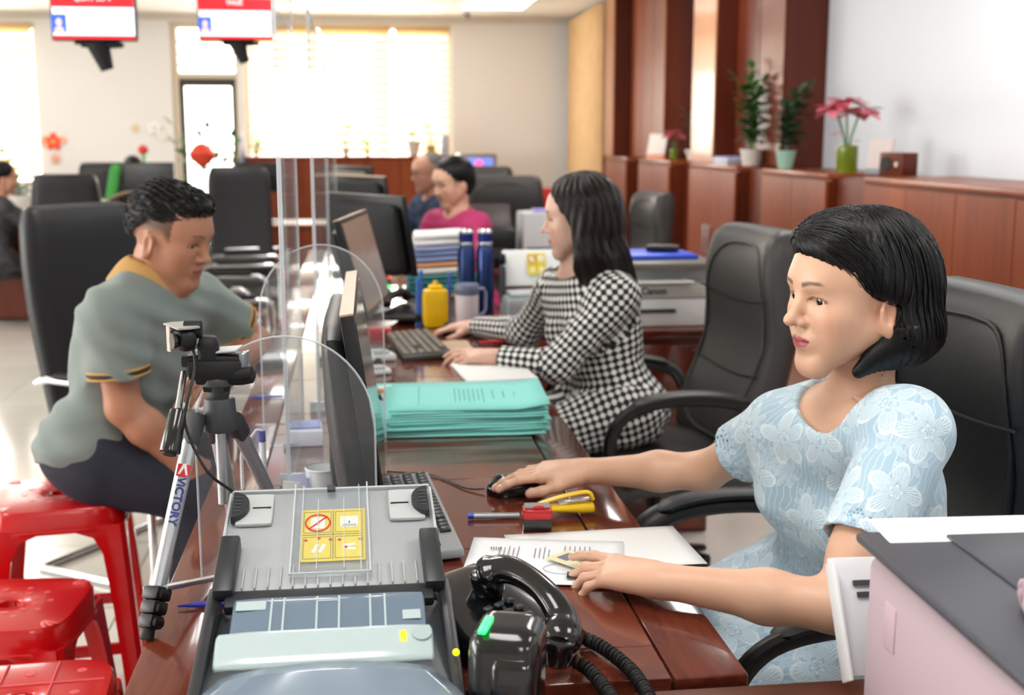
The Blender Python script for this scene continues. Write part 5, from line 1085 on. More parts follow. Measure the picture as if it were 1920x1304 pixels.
def face_col(F,skin,lip,male=False,hairy=None,brow=None):
    sk=np.array(lin(skin)[:3]); lp=np.array(lin(lip)[:3])
    def col(P):
        Q=F.inv(P); c=np.tile(sk,(len(P),1)); x,y,z=Q.T
        n=np.sin(P[:,0]*61)*np.sin(P[:,1]*53+1)*np.sin(P[:,2]*47+2); c*=(1+.05*n)[:,None]
        def mix(m,t): nonlocal c; m=np.clip(m,0,1)[:,None]; c=c*(1-m)+np.array(t)*m
        ck=np.exp(-(((x-.062)/.02)**2+((np.abs(y)-.042)/.018)**2+((z+.022)/.02)**2)); mix(ck*.35,sk*np.array([1.05,.72,.68]))
        er=np.exp(-(((np.abs(y)-.078)/.01)**2+((x+.012)/.02)**2+((z+.015)/.03)**2)); mix(er*.35,sk*np.array([1.05,.72,.66]))
        e=np.sqrt((y/.0215)**2+((z+.0532)/.0098)**2+((x-.082)/.016)**2); ins=np.clip((1.05-e)/.16,0,1)
        bow=np.clip(((-.0420-.004*np.exp(-(y/.004)**2)+np.abs(y)*-.25)-z)/.0015,0,1); mix(ins*bow*.92,lp)
        mix(np.exp(-(np.maximum(0,np.abs(z+.0532+.0)-.0004)/.0012)**2)*ins*.7,lp*.35)
        for s_ in (-1,1): # eye line and lashes
            ex=np.sqrt(((y-s_*.0305)/.0150)**2+((z-.0072)/.0058)**2); m=np.exp(-((ex-1.0)/.16)**2)*(z>.0066)*(x>.06)*(x<.085); mix(m*.9,(.02,.014,.012))
        if brow is not None:
            by=np.clip((np.abs(y)-.012)/.036,0,1); bz=.0295+.006*np.sin(by*PI*.75)-.003*by; w=.0030*(1-.55*by)+.0008
            m=np.exp(-((z-bz)/w)**4)*(x>.04)*np.clip((np.abs(y)-.010)/.003,0,1)*np.clip((.047-np.abs(y))/.006,0,1); mix(m*brow,(.035,.024,.02))
        if hairy is not None: mix(hairy(Q),(.02,.017,.016))
        return c
    return col
eyew=M('eye_white','#dcd8d3',.12,coat=.5); iris=M('eye_iris','#1c110c',.06,coat=1)
def eyes(F,parent,origin,gaze=0,down=0):
    s=F.s
    for y in (-1,1):
        o=B().ell((0,0,0),(.0128*s,)*3,n=24,m=16).obj('eyeball',eyew,parent); o.matrix_local=Matrix.Translation(Vector(F(.0622,y*.031,.0075)-V3(origin)))
        g=Vector(F.d(math.cos(gaze)*math.cos(down),math.sin(gaze)*math.cos(down),-math.sin(down))); q=Vector((0,0,1)).rotation_difference(g).to_matrix().to_4x4()
        i=B().ell((0,0,.0098*s),(.0074*s,.0074*s,.0034*s),n=20,m=10).obj('iris',iris,o); i.matrix_local=q
def torso(f,pel,neck,L,Rr,g=0,fem=False,w=1.,k=.06,belly=1.,bust=1.):
    pel,neck,L,Rr=map(V3,(pel,neck,L,Rr)); X=nz(Rr-L); U=nz(neck-pel); Fd=nz(np.cross(U,X)); X=np.cross(Fd,U); H=np.linalg.norm(neck-pel)
    Mx=np.stack([X,Fd,U],1); c=lambda t: pel+(neck-pel)*t; sw=np.linalg.norm(Rr-L)
    f.cap(pel-X*.075*w,pel+X*.075*w,.105*w+g,None,k,n=Fd,f=1.05)
    f.ell(c(.36)+Fd*.008*belly,V3(.128*w+g,.098*w*belly+g,.17),Mx,k); f.ell(c(.66),V3(.47*sw+g,.100*w+g,.17),Mx,k)
    m=(L+Rr)/2; f.cap(L*.88+m*.12,Rr*.88+m*.12,.050*w+g,None,k,n=Fd,f=1.05)
    f.cap(neck-U*.01,L*.8+m*.2+U*.012,.038+g*.7,.036+g*.7,.05); f.cap(neck-U*.01,Rr*.8+m*.2+U*.012,.038+g*.7,.036+g*.7,.05)
    if fem:
        for s_ in (-1,1): f.ell(c(.60)+Fd*(.072*w)+X*s_*.062,V3(.052*bust+g,.052*bust+g,.055*bust+g),Mx,.05)
    return X,Fd,U
def hand(f,wr,F,N,T,simple=False,curl=((20,25,15),)*4,thumb=(35,15,15),spread=(4,1,-2,-6),sc=1.,tN=.35,nails=None,fbase=None):
    F=nz(F); N=nz(N-F*(V3(N)@F)); T=nz(T-F*(V3(T)@F)-N*(V3(T)@N)); wr=V3(wr)
    offs=(.027,.0095,-.0085,-.026); ln=((.040,.024,.019),(.044,.028,.020),(.041,.026,.020),(.032,.020,.018)); mt=(.086,.088,.083,.076); rr=(.0088,.0090,.0086,.0076)
    f.cap(wr,wr+F*.04*sc,.0235*sc,.027*sc,.02,n=N,f=.68)
    if simple:
        q=wr+F*.085*sc; f.cap(wr+F*.03*sc,q,.030*sc,.026*sc,.02,n=N,f=.6); f.cap(q,q+(F*.8+N*.5)*.06*sc,.024*sc,.018*sc,.01,n=N,f=.6); f.cap(wr+F*.03*sc+T*.02*sc,wr+F*.07*sc+T*.045*sc,.013,.010,.01); return
    for i in range(4):
        b=wr+(F*mt[i]+T*offs[i])*sc; a=wr+(F*.018+T*offs[i]*.5)*sc; f.cap(a,b,.0135*sc,.0108*sc,.014*sc)
        s_=math.radians(spread[i]); D0=F*math.cos(s_)+T*math.sin(s_); an=0; p=b
        for j in range(3):
            an+=math.radians(curl[i][j]); D=D0*math.cos(an)+N*math.sin(an); q=p+D*ln[i][j]*sc; r0=rr[i]*(1-.08*j)*sc; f.cap(p,q,r0,r0*.90,.0045*sc); p=q
            if j==2 and nails is not None: nails.append((p-D*.004*sc,D,nz(N*math.cos(an)-D0*math.sin(an))*-1,r0*.9))
    p=wr+(F*.022+T*.020+N*.006)*sc; a=math.radians(thumb[0]); D=nz(F*math.cos(a)+T*math.sin(a)+N*tN); q=p+D*.038*sc; f.cap(p,q,.0150*sc,.0115*sc,.014*sc); an=a
    for j,l in ((1,.030),(2,.024)):
        an-=math.radians(thumb[j]); D=nz(F*math.cos(an)+T*math.sin(an)+N*tN); p=q; q=p+D*l*sc; f.cap(p,q,.0108*sc,.0092*sc,.005*sc)
    if nails is not None: nails.append((q-D*.004*sc,D,nz(np.cross(D,nz(np.cross(T,D)))) if False else nz(-N+D*(N@D)),.0094*sc))
def hair_strands(name,f,seeds,flow,steps,ds,r,mat,parent,origin,off=.0008,jit=.002,seed=0,taper=.25,lift=0.):
    rg=np.random.default_rng(seed); P=seeds.copy(); n=len(P); o=off+rg.random(n)*jit; path=[]
    for i in range(steps):
        for _ in range(2): d=f(P)-o-lift*(i/steps)**2; P=P-f.grad(P)*d[:,None]
        path.append(P.copy()); g=f.grad(P); D=flow(P,i/steps,rg); D=D-g*(D*g).sum(1)[:,None]; D/=np.linalg.norm(D,axis=1)[:,None]+1e-9; P=P+D*ds
    A=np.stack(path,1)-V3(origin); N=A.shape[1]; T=np.gradient(A,axis=1); T/=np.linalg.norm(T,axis=2)[...,None]+1e-9
    ref=np.array([.3,.5,.8]); U=np.cross(T,ref); U/=np.linalg.norm(U,axis=2)[...,None]+1e-9; Wd=np.cross(T,U); u=np.linspace(0,1,N); rad=(r*(1-(1-taper)*u**3))[None,:,None]
    V=np.stack([A+rad*(U*math.cos(a)+Wd*math.sin(a)) for a in (0,2*PI/3,4*PI/3)],2).reshape(-1,3)
    b=(np.arange(n)[:,None]*N+np.arange(N-1)[None,:]).ravel()*3; F=np.concatenate([np.stack([b+j,b+(j+1)%3,b+3+(j+1)%3,b+3+j],1) for j in range(3)])
    me=bpy.data.meshes.new(name); me.vertices.add(len(V)); me.vertices.foreach_set('co',V.astype(np.float32).ravel()); me.loops.add(len(F)*4); me.loops.foreach_set('vertex_index',F.astype(np.int32).ravel()); me.polygons.add(len(F)); me.polygons.foreach_set('loop_start',np.arange(0,len(F)*4,4,dtype=np.int32)); me.update(calc_edges=True); me.polygons.foreach_set('use_smooth',np.ones(len(F),bool))
    ob=bpy.data.objects.new(name,me); me.materials.append(mat); C.objects.link(ob); ob.parent=parent; ob['kind']='stuff'; return ob
hairm=M('black_hair','#08080a',.42,spec=.3,bump=.25,bscale=260,stretch=(1,1,.12)); hairs=M('black_hair_strand','#0a0a0c',.34,spec=.5); greyh=M('grey_hair','#6e6b69',.7,bump=.5,bscale=300)
hair_b=M('brown_black_hair','#1c1413',.42,spec=.35,bump=.25,bscale=200,stretch=(1,1,.12)); hair_bs=M('brown_black_strand','#241917',.38,spec=.5)
def bounds(f,pad=.02):
    A=[];Bb=[]
    for q in f.p:
        if q[6]!='u' or q[0]=='h': continue
        A.append(q[10]-q[11]);Bb.append(q[10]+q[11])
    return np.min(A,0)-pad,np.max(Bb,0)+pad
skinm=vcol('skin',.42,sss=.06,bump=.12,bs=900); 
def lace(name,alpha_lo):
    m=bpy.data.materials.new(name); m.use_nodes=True; nt=m.node_tree; n=nt.nodes; L=nt.links; p=n['Principled BSDF']; p.inputs['Roughness'].default_value=.6; p.inputs['Sheen Weight'].default_value=.3
    uv=n.new('ShaderNodeUVMap'); ns=n.new('ShaderNodeTexNoise'); ns.inputs['Scale'].default_value=9
    vm=n.new('ShaderNodeVectorMath'); vm.operation='MULTIPLY_ADD'; vm.inputs[1].default_value=(.022,.022,0); L.new(uv.outputs[0],ns.inputs['Vector']); L.new(ns.outputs['Color'],vm.inputs[0]); L.new(uv.outputs[0],vm.inputs[2])
    def math_(op,a,b=None,c=None):
        x=n.new('ShaderNodeMath'); x.operation=op
        for i,v in enumerate((a,b,c)):
            if v is None: continue
            if isinstance(v,(int,float)): x.inputs[i].default_value=v
            else: L.new(v,x.inputs[i])
        return x.outputs[0]
    def flowers(sc,petals,k0,k1):
        v=n.new('ShaderNodeTexVoronoi'); v.voronoi_dimensions='2D'; v.inputs['Scale'].default_value=sc; v.inputs['Randomness'].default_value=.75; L.new(vm.outputs[0],v.inputs['Vector'])
        s=n.new('ShaderNodeVectorMath'); s.operation='SUBTRACT'; L.new(vm.outputs[0],s.inputs[0]); L.new(v.outputs['Position'],s.inputs[1]); sp=n.new('ShaderNodeSeparateXYZ'); L.new(s.outputs[0],sp.inputs[0])
        sc_=n.new('ShaderNodeSeparateColor'); L.new(v.outputs['Color'],sc_.inputs[0])
        an=math_('ARCTAN2',sp.outputs[1],sp.outputs[0]); an=math_('ADD',an,math_('MULTIPLY',sc_.outputs[0],6.28)); r=math_('MULTIPLY',v.outputs['Distance'],1.0)
        pet=math_('ABSOLUTE',math_('COSINE',math_('MULTIPLY',an,petals/2))); R_=math_('MULTIPLY_ADD',pet,k1,k0); q=math_('DIVIDE',r,R_)
        inside=math_('LESS_THAN',q,1.0); line=math_('LESS_THAN',math_('ABSOLUTE',math_('SUBTRACT',q,1.0)),.07)
        strm=math_('MULTIPLY_ADD',math_('SINE',math_('MULTIPLY',an,46)),.5,.5); ring=math_('MULTIPLY',math_('GREATER_THAN',q,.16),math_('LESS_THAN',q,.24))
        fill=math_('MULTIPLY',inside,math_('MULTIPLY_ADD',strm,.45,.35)); gate=math_('GREATER_THAN',q,.35)
        a=math_('MULTIPLY',fill,gate); a=math_('MAXIMUM',a,line); return math_('MAXIMUM',a,ring)
    A=flowers(10.5,5,.14,.34); Bf=flowers(19,7,.10,.36)
    w=n.new('ShaderNodeTexWave'); w.inputs['Scale'].default_value=30; w.inputs['Distortion'].default_value=9; w.inputs['Detail'].default_value=1; w.inputs['Detail Scale'].default_value=.7; L.new(uv.outputs[0],w.inputs['Vector'])
    vine=math_('GREATER_THAN',w.outputs['Fac'],.93)
    T=math_('MAXIMUM',math_('MAXIMUM',A,math_('MULTIPLY',Bf,.7)),math_('MULTIPLY',vine,.6))
    mx=n.new('ShaderNodeMix'); mx.data_type='RGBA'; L.new(T,mx.inputs['Factor']); mx.inputs[6].default_value=lin('#a5c3d6'); mx.inputs[7].default_value=lin('#d6e7f0'); L.new(mx.outputs[2],p.inputs['Base Color'])
    bp=n.new('ShaderNodeBump'); bp.inputs['Strength'].default_value=.6; bp.inputs['Distance'].default_value=.0015; L.new(T,bp.inputs['Height']); L.new(bp.outputs[0],p.inputs['Normal'])
    if alpha_lo<1: L.new(math_('MULTIPLY_ADD',T,1-alpha_lo,alpha_lo),p.inputs['Alpha'])
    return m
def check(name,c1,c2,scale):
    m=bpy.data.materials.new(name); m.use_nodes=True; nt=m.node_tree; n=nt.nodes; L=nt.links; p=n['Principled BSDF']; p.inputs['Roughness'].default_value=.7
    uv=n.new('ShaderNodeUVMap'); sp=n.new('ShaderNodeSeparateXYZ'); L.new(uv.outputs[0],sp.inputs[0])
    def cosx(o):
        a=n.new('ShaderNodeMath'); a.operation='MULTIPLY'; a.inputs[1].default_value=scale; L.new(o,a.inputs[0]); b=n.new('ShaderNodeMath'); b.operation='COSINE'; L.new(a.outputs[0],b.inputs[0]); return b.outputs[0]
    ad=n.new('ShaderNodeMath'); ad.operation='ADD'; L.new(cosx(sp.outputs[0]),ad.inputs[0]); L.new(cosx(sp.outputs[1]),ad.inputs[1])
    r=n.new('ShaderNodeMapRange'); r.inputs['From Min'].default_value=-.45; r.inputs['From Max'].default_value=.05; L.new(ad.outputs[0],r.inputs[0])
    mx=n.new('ShaderNodeMix'); mx.data_type='RGBA'; L.new(r.outputs[0],mx.inputs['Factor']); mx.inputs[6].default_value=lin(c1); mx.inputs[7].default_value=lin(c2); L.new(mx.outputs[2],p.inputs['Base Color']); return m
def bone_uv(bones):   # bones: (a,b,r) -> cylinder coordinates of the nearest one
    def uv(P,F,c):
        best=None; bi=None
        for i,(a,b,r) in enumerate(bones):
            a=V3(a);b=V3(b); ab=b-a; h=np.clip(((c-a)@ab)/(ab@ab),0,1); d=np.linalg.norm(c-a-h[:,None]*ab,axis=1)-r
            if best is None: best=d; bi=np.zeros(len(c),int)
            else: m=d<best; best=np.where(m,d,best); bi[m]=i
        out=np.zeros((len(F),4,2)); Q=P[F]
        for i,(a,b,r) in enumerate(bones):
            m=bi==i
            if not m.any(): continue
            a=V3(a);b=V3(b); d=nz(b-a); up=V3(.1,1,.05); up=nz(up-d*(up@d)); w=np.cross(d,up); q=Q[m]-a; cc=c[m]-a
            # seam turned away from the camera side (+y)
            ang=np.arctan2(q@w,-(q@up)); ac=np.arctan2(cc@w,-(cc@up))[:,None]; ang=np.where(ang-ac>PI,ang-2*PI,ang); ang=np.where(ang-ac<-PI,ang+2*PI,ang)
            out[m,:,0]=ang*max(r,.03)+i*1.37; out[m,:,1]=q@d
        return out.reshape(-1,2)
    return uv
# ---------------------------------------------------------------- woman in light blue
def woman_blue():
    O=at(1594,560,1.70); base=(.80,1.88,0); t=thing('person','woman with a black bob in a light blue lace blouse working at the mouse','person',base)
    view=math.atan2(-.39,-.906)
    F=Frame(O,R(192),R(3),R(-1),1.03); head_o=F.o
    Ls=at(1708,812,1.60); Rs=at(1452,812,1.90); neck=Vector(at(1612,765,1.75)); pel=Vector((.83,1.90,.60))
    Le=at(1566,1138,1.485); Lw=on(1240,1090,.788); Re=at(1322,884,2.02); Rw=on(1098,884,.806)
    f=Sdf(); head(f,F); nt_=F(-.030,0,-.055)
    X,Fd,U=torso(f,pel,neck,Ls,Rs,0,True,.92,bust=.9)
    f.cap(nt_,V3(neck)+Fd*.005,.047,.050,.022); f.cap(F(-.03,.03,-.06),V3(neck)+Fd*.05-X*.01,.012,.010,.02)
    f.cap(Ls,Le,.042,.033,.02); f.cap(V3(Ls)*.6+V3(Le)*.4,V3(Ls)*.3+V3(Le)*.7,.038,.036,.03); f.cap(Le,V3(Le)*.62+V3(Lw)*.38,.0345,.036,.02); f.cap(V3(Le)*.62+V3(Lw)*.38,Lw,.036,.0235,.02)
    f.cap(Rs,Re,.042,.033,.02); f.cap(Re,V3(Re)*.62+V3(Rw)*.38,.0335,.0345,.02); f.cap(V3(Re)*.62+V3(Rw)*.38,Rw,.0345,.0225,.02)
    nails=[]
    # right hand over the mouse, thumb on the near side
    hf=V3(-.99,.14,-.02); hand(f,V3(Rw),hf,V3(-.05,.15,-1),V3(0,-1,-.1),curl=((4,14,12),(6,18,14),(10,20,16),(14,22,16)),thumb=(30,20,16),spread=(6,1,-4,-9),sc=.98,tN=.22,nails=nails)
    lf=V3(on(1120,1066,.785))-V3(Lw); hand(f,V3(Lw),lf,V3(-.15,.42,-.90),V3(.3,.82,.40),curl=((2,10,6),(14,24,14),(20,28,14),(26,30,16)),thumb=(14,2,6),spread=(4,0,-3,-6),sc=1.03,tN=.22,nails=nails)
    for s_ in (-1,1): f.cap(V3(pel)+X*s_*.09+Fd*.02,V3(.40,1.88+s_*.10,.50),.078,.055,.04); f.cap(V3(.40,1.88+s_*.10,.50),V3(.46,1.88+s_*.09,.08),.05,.035,.03); f.cap(V3(.48,1.88+s_*.09,.04),V3(.38,1.88+s_*.09,.025),.03,.022,.02)
    lo,hi=bounds(f); sdf_obj('body',f,lo,hi,.0026,skinm,t,base,face_col(F,'#d6a98e','#b04c58',brow=.85),smooth=1,warp=(.735,4))
    eyes(F,t,base,R(4),R(6))
    nm=M('nail','#e3b7a8',.2,coat=.5); 
    for p,D,n_,r in nails:
        m3=Matrix((Vector(np.cross(D,n_)),Vector(D),Vector(n_))).transposed(); B().ell((0,0,0),(r*.72,.0058,.0012),n=12,m=6).each(lambda v:m3@v+Vector(V3(p)+n_*(r*.93)-V3(base))).obj('fingernail',nm,t)
    # blouse
    g=Sdf(); torso(g,pel,neck,Ls,Rs,.012,True,.95,bust=.95)
    for a,b,rr,fr in ((Ls,Le,.060,.66),(Rs,Re,.056,.52)):
        a=V3(a);b=V3(b); d=nz(b-a); e=a+(b-a)*fr; g.cap(a,b,rr,rr*.98,.025,clip=[(e,d)])
    for s_ in (-1,1): g.cap(V3(pel)+X*s_*.09+Fd*.02,V3(.42,1.88+s_*.09,.50),.098,.082,.06)
    g.cap(V3(pel)-U*.02,V3(.46,1.88,.50),.115,.095,.08,n=(0,0,1),f=.8)
    nc=V3(neck)
    g.ell(nc+Fd*.030+U*.035,V3(.088,.075,.070),np.stack([X,Fd,U],1),.006,'s')
    for a,b,r_,rr,fr in ((Ls,Le,.036,.0,.66),(Rs,Re,.034,.0,.52)):   # hollow cuffs
        a=V3(a);b=V3(b); g.cap(a+(b-a)*(fr-.12),b+(b-a)*.3,r_+.016,r_+.016,.004,'s')
    def fold(P):
        w=np.sin(P@V3(38,24,62)+3*np.sin(P@V3(9,14,-11)))*np.sin(P@V3(-12,20,15)+1); wz=np.clip((.86-P[:,2])/.2,0,1)
        return -.0030*w*(.35+.9*wz)-.0035*np.exp(-((P[:,2]-.735)/.02)**2)*np.sin(P@V3(60,90,0))*.6+.010*np.exp(-((P[:,2]-.745)/.035)**2)*(P[:,0]>.6)
    g.post=fold
    bones=[(pel,neck,.13),(Ls,Le,.06),(Rs,Re,.056),(pel,(.42,1.88,.5),.16)]
    lo,hi=bounds(g); o=sdf_obj('blouse',g,lo,hi,.0042,lace('blue_lace',1),t,base,uv=bone_uv(bones),smooth=1,big=.02)
    o['label']='light blue short-sleeved lace blouse with embroidered flowers'
    P=[]
    # neckline band and cuffs
    # hair
    h=Sdf(); E=lambda c,r,k=.02,op='u',rot=None: h.ell(F(*c),V3(*r)*F.s,F.R if rot is None else F.R@rot,k,op)
    E((-.022,0,.042),(.104,.086,.088),.02); E((-.055,0,.00),(.083,.090,.105),.04); E((-.062,0,-.050),(.070,.092,.052),.03); E((.030,0,.083),(.055,.062,.040),.03)
    def cutf(P):
        Q=F.inv(P); x,y,z=Q.T; wob=.0004*np.sin(z*300+y*200)
        line=(z-(.001+.42*x+5.2*np.maximum(x,0)**2))*.8
        a=np.maximum(line*1.0,-(x+.020-.75*np.clip(-.052-z,0,.07)))*-1.0
        # right side of the face (seen past the forehead): hair swept back
        return a+wob
    base_h=h.p[:]
    class Hair(Sdf):
        def __call__(s,P,sel=None):
            d=Sdf.__call__(s,P,sel); a=cutf(P)*F.s; k=.006; hh=np.clip(.5-.5*(d-a)/k,0,1); d=d*(1-hh)+a*hh+k*hh*(1-hh)
            for y in (-1,1):
                x=s.one(('c',F(-.046,y*.064,-.050),F(.024,y*.058,-.094),.036,.011,.02,'u',F.d(0,1,0),.75,None,None,0),P); k=.030; hh=np.clip(.5+.5*(d-x)/k,0,1); d=d*(1-hh)+x*hh-k*hh*(1-hh)
            Q=F.inv(P); fl=(Q[:,2]+.114+.10*(Q[:,0]+.03)+.003*np.sin(Q[:,0]*180)+.002*np.sin(Q[:,0]*470+Q[:,1]*300)); d=np.maximum(d,-fl)
            an=np.arctan2(Q[:,1],-(Q[:,0]+.02)+1e-6); ed=np.exp(-np.maximum(0,-a/F.s)/.014); return d+.010*ed*(Q[:,2]>-.03)+(1-ed)*(.0011*np.sin(an*46+3*np.sin(Q[:,2]*30))+.0006*np.sin(an*110+Q[:,2]*20))
    H=Hair(); H.p=h.p; lo=F.o-.17; hi=F.o+.19
    hb=sdf_obj('hair',H,lo,hi,.0026,hairm,t,base,smooth=1,big=.05); hb['label']='chin-length straight black bob tucked behind the ear'
    rg=np.random.default_rng(5); n=3000; u=rg.random(n); sd=np.where(rg.random(n)<.82,1,-1)
    seeds=np.array([F(.092-.175*a,-.022+s_*.012*b,.095+.035*min(1,a*3)) for a,s_,b in zip(u,sd,rg.random(n))]); side=sd.astype(float)
    e_=F.d(1,0,0); l_=F.d(0,1,0); up=F.d(0,0,1)
    def flow(P,k,rg):
        Q=F.inv(P); z=Q[:,2]; lat=np.clip((z-.02)/.09,0,1)*side; back=-.95*np.clip((Q[:,0]+.0)/.06,0,1)-.10
        fw=np.clip((-.055-z)/.04,0,1)*.8
        return np.outer(back+fw,e_)+np.outer(lat*1.1,l_)+np.outer(-.9*np.ones(len(P))+.3*lat*side,up)
    H2=Hair(); H2.p=h.p; strands=hair_strands('hair_strands',H2,seeds,flow,33,.0082,.00055,hairs,t,base,off=.0002,jit=.0022,seed=2)
    return t
woman_blue()

# ---------------------------------------------------------------- the other people
def person(label,name_base,hp,Y,yaw,pitch,sc,skin,lip,J,shirt_mat,shirt_name,shirt_label,style,male=False,h=.005,hh=.004,sleeve=.6,pants=None,hmat=None,smat=None,hands=True,w=1.,brow=.7,legs=None,roll=0,eye=True,nstr=1500,uvs=False,slr=.058,hair_label=None,neckoff=.0,g0=.014,handargs=({},{}),zlow=.5,bust=.9,folds=1.):
    t=thing('person',label,'person',name_base); O=at(hp[0],hp[1],Y); F=Frame(O,R(yaw),R(pitch),R(roll),sc)
    Ls,Rs,neck,pel=J['Ls'],J['Rs'],J['neck'],J['pel']; Le,Lw,Re,Rw=J['Le'],J['Lw'],J['Re'],J['Rw']
    f=Sdf(); head(f,F,male,Y<5); X,Fd,U=torso(f,pel,neck,Ls,Rs,0,not male,w,bust=bust)
    f.cap(F(-.030,0,-.055),V3(neck)+Fd*.005,.052 if male else .046,.058 if male else .050,.022)
    k=1.18 if male else 1.
    for A,E_,Wr in ((Ls,Le,Lw),(Rs,Re,Rw)):
        f.cap(A,E_,.043*k,.034*k,.02); m=V3(E_)*.65+V3(Wr)*.35; f.cap(E_,m,.034*k,.037*k,.02); f.cap(m,Wr,.037*k,.0235*k,.02)
    for s_,(Wr,E_) in enumerate(((Lw,Le),(Rw,Re))):
        a=dict(handargs[s_]); d=a.pop('F',V3(Wr)-V3(E_)); hand(f,V3(Wr),d,a.pop('N',V3(0,0,-1)),a.pop('T',V3(0,1,0)),sc=a.pop('sc',1.05 if male else .97),**dict(a,simple=Y>5))
    lg=legs or [(V3(pel)+X*.09*s+Fd*.02, V3(pel)+X*.11*s+Fd*.42-V3(0,0,.02), V3(pel)+X*.11*s+Fd*.38-V3(0,0,.46)) for s in (-1,1)]
    for a,b,c in lg: f.cap(a,b,.075,.055,.04); f.cap(b,c,.05,.035,.03); f.cap(V3(c)+V3(0,0,.0),V3(c)+Fd*.14-V3(0,0,.02),.035,.025,.02)
    hr=None
    if style in('short','cap','grey'):
        hr=lambda Q: np.clip((Q[:,2]-.012+.9*np.maximum(0,Q[:,0]-.015)-.35*np.maximum(0,-Q[:,0]-.02)*0)/.02,0,1)*(Q[:,0]<.035)*.75*(style!='grey')
    lo,hi=bounds(f); lo=np.maximum(lo,[-9,-9,.0])
    sdf_obj('body',f,lo,hi,h*.84,skinm,t,name_base,face_col(F,skin,lip,male,hr,brow),smooth=1,warp=(.70,4))
    if eye: eyes(F,t,name_base,0,R(12 if male else 4))
    g=Sdf(); torso(g,pel,neck,Ls,Rs,g0,not male,w*1.03,bust=bust); 
    for A,E_,Wr in ((Ls,Le,Lw),(Rs,Re,Rw)):
        A=V3(A);E_=V3(E_);Wr=V3(Wr)
        if sleeve<=1: d=nz(E_-A); e=A+(E_-A)*sleeve; g.cap(A,E_,slr,slr*.98,.03,clip=[(e,d)])
        else: d=nz(Wr-E_); g.cap(A,E_,slr,slr*.80,.03); g.cap(E_,Wr,slr*.82,.034,.03,clip=[(Wr-d*.012,d)])
    g.ell(V3(neck)+Fd*.028+U*.035,V3(.075,.072,.060),np.stack([X,Fd,U],1),.006,'s')
    if male: g.half(V3(pel)-U*.035,-U+Fd*.25)
    else:
        for a,b,c in lg: g.cap(a,b,.098,.075,.05)
    def fold(P):
        return (-.0035*np.sin(P@V3(34,30,55)+2.5*np.sin(P@V3(11,-9,13)))*np.sin(P@V3(-16,14,22)+.5)+.0025*np.sin(P@V3(8,6,90)+2*np.sin(P@V3(14,9,0)))*np.clip((V3(pel)[2]+.22-P[:,2])/.12,0,1))*folds
    g.post=fold; lo,hi=bounds(g); bones=[(pel,neck,.13),(Ls,Le,.06),(Rs,Re,.06),(Le,Lw,.045),(Re,Rw,.045),(lg[0][0],lg[0][1],.09)]
    o=sdf_obj(shirt_name,g,lo,hi,h*1.05,shirt_mat,t,name_base,uv=bone_uv(bones) if uvs else None,smooth=1); 
    if shirt_label: o['label']=shirt_label
    if pants:
        q=Sdf(); q.cap(V3(pel)-X*.07,V3(pel)+X*.07,.116*w,None,.05)
        for a,b,c in lg: q.cap(a,b,.100,.076,.05); q.cap(b,c,.075,.062,.03,clip=[(V3(c)+V3(0,0,.03),(0,0,-1))])
        q.half(V3(pel)+U*.10,U); q.post=lambda P:-.004*np.sin(P@V3(30,22,40)+2*np.sin(P@V3(12,20,9)))*np.sin(P@V3(20,-14,30)); lo,hi=bounds(q)
        sdf_obj('trousers',q,lo,hi,h*1.3,pants,t,name_base,smooth=1)
    # hair
    H=Sdf(); E=lambda c,r,k=.02,op='u',rot=None: H.ell(F(*c),V3(*r)*F.s,F.R,k,op)
    kf=[]
    if style=='short':
        E((-.020,0,.056),(.093,.076,.072),.02); E((-.052,0,.016),(.052,.068,.052),.03); E((.030,0,.092),(.045,.052,.028),.02)
        line=lambda Q: np.where(Q[:,0]>-.03,Q[:,2]-(.040+.62*np.maximum(0,Q[:,0]-.012)),Q[:,2]-(.040+1.1*(Q[:,0]+.03)))*.8; am=.0018; bot=-.035
    elif style=='grey':
        E((-.025,0,.052),(.086,.076,.068),.02); E((-.055,0,.012),(.056,.070,.055),.03); line=lambda Q: np.where(Q[:,0]>-.03,Q[:,2]-(.045+1.5*np.maximum(0,Q[:,0]-.002)),Q[:,2]-(.045+1.1*(Q[:,0]+.03)))*.6; am=.001; bot=-.04
    elif style=='cap':
        E((-.022,0,.048),(.100,.086,.082),.02); E((-.055,0,.0),(.062,.080,.075),.03); line=lambda Q: np.where(Q[:,0]>-.0,Q[:,2]-(.004+.62*np.maximum(0,Q[:,0]-.0)),Q[:,2]-(.004+2.6*(Q[:,0]+.0)))*.7; am=.002; bot=-.075
    else:
        E((-.020,0,.044),(.105,.088,.088),.02); E((-.055,0,.0),(.078,.092,.10),.04)
        for y in (-1,1):
            H.cap(F(-.020,y*.062,.045),F(-.012,y*.082,-.10),.034,.040,.04); H.cap(F(-.012,y*.082,-.10),F(-.030,y*.085,-.225),.040,.020,.03)
        H.cap(F(-.07,0,-.05),F(-.110,0,-.21),.075,.06,.04,n=F.d(1,0,0),f=.75); H.cap(F(-.085,.05,-.12),F(-.125,.06,-.245),.05,.03,.04)
        line=lambda Q: np.maximum(Q[:,2]-.098,.018+.52*np.clip(Q[:,2],0,.1)+.006*np.sin(Q[:,2]*25)-Q[:,0]); am=.0022; bot=-.27
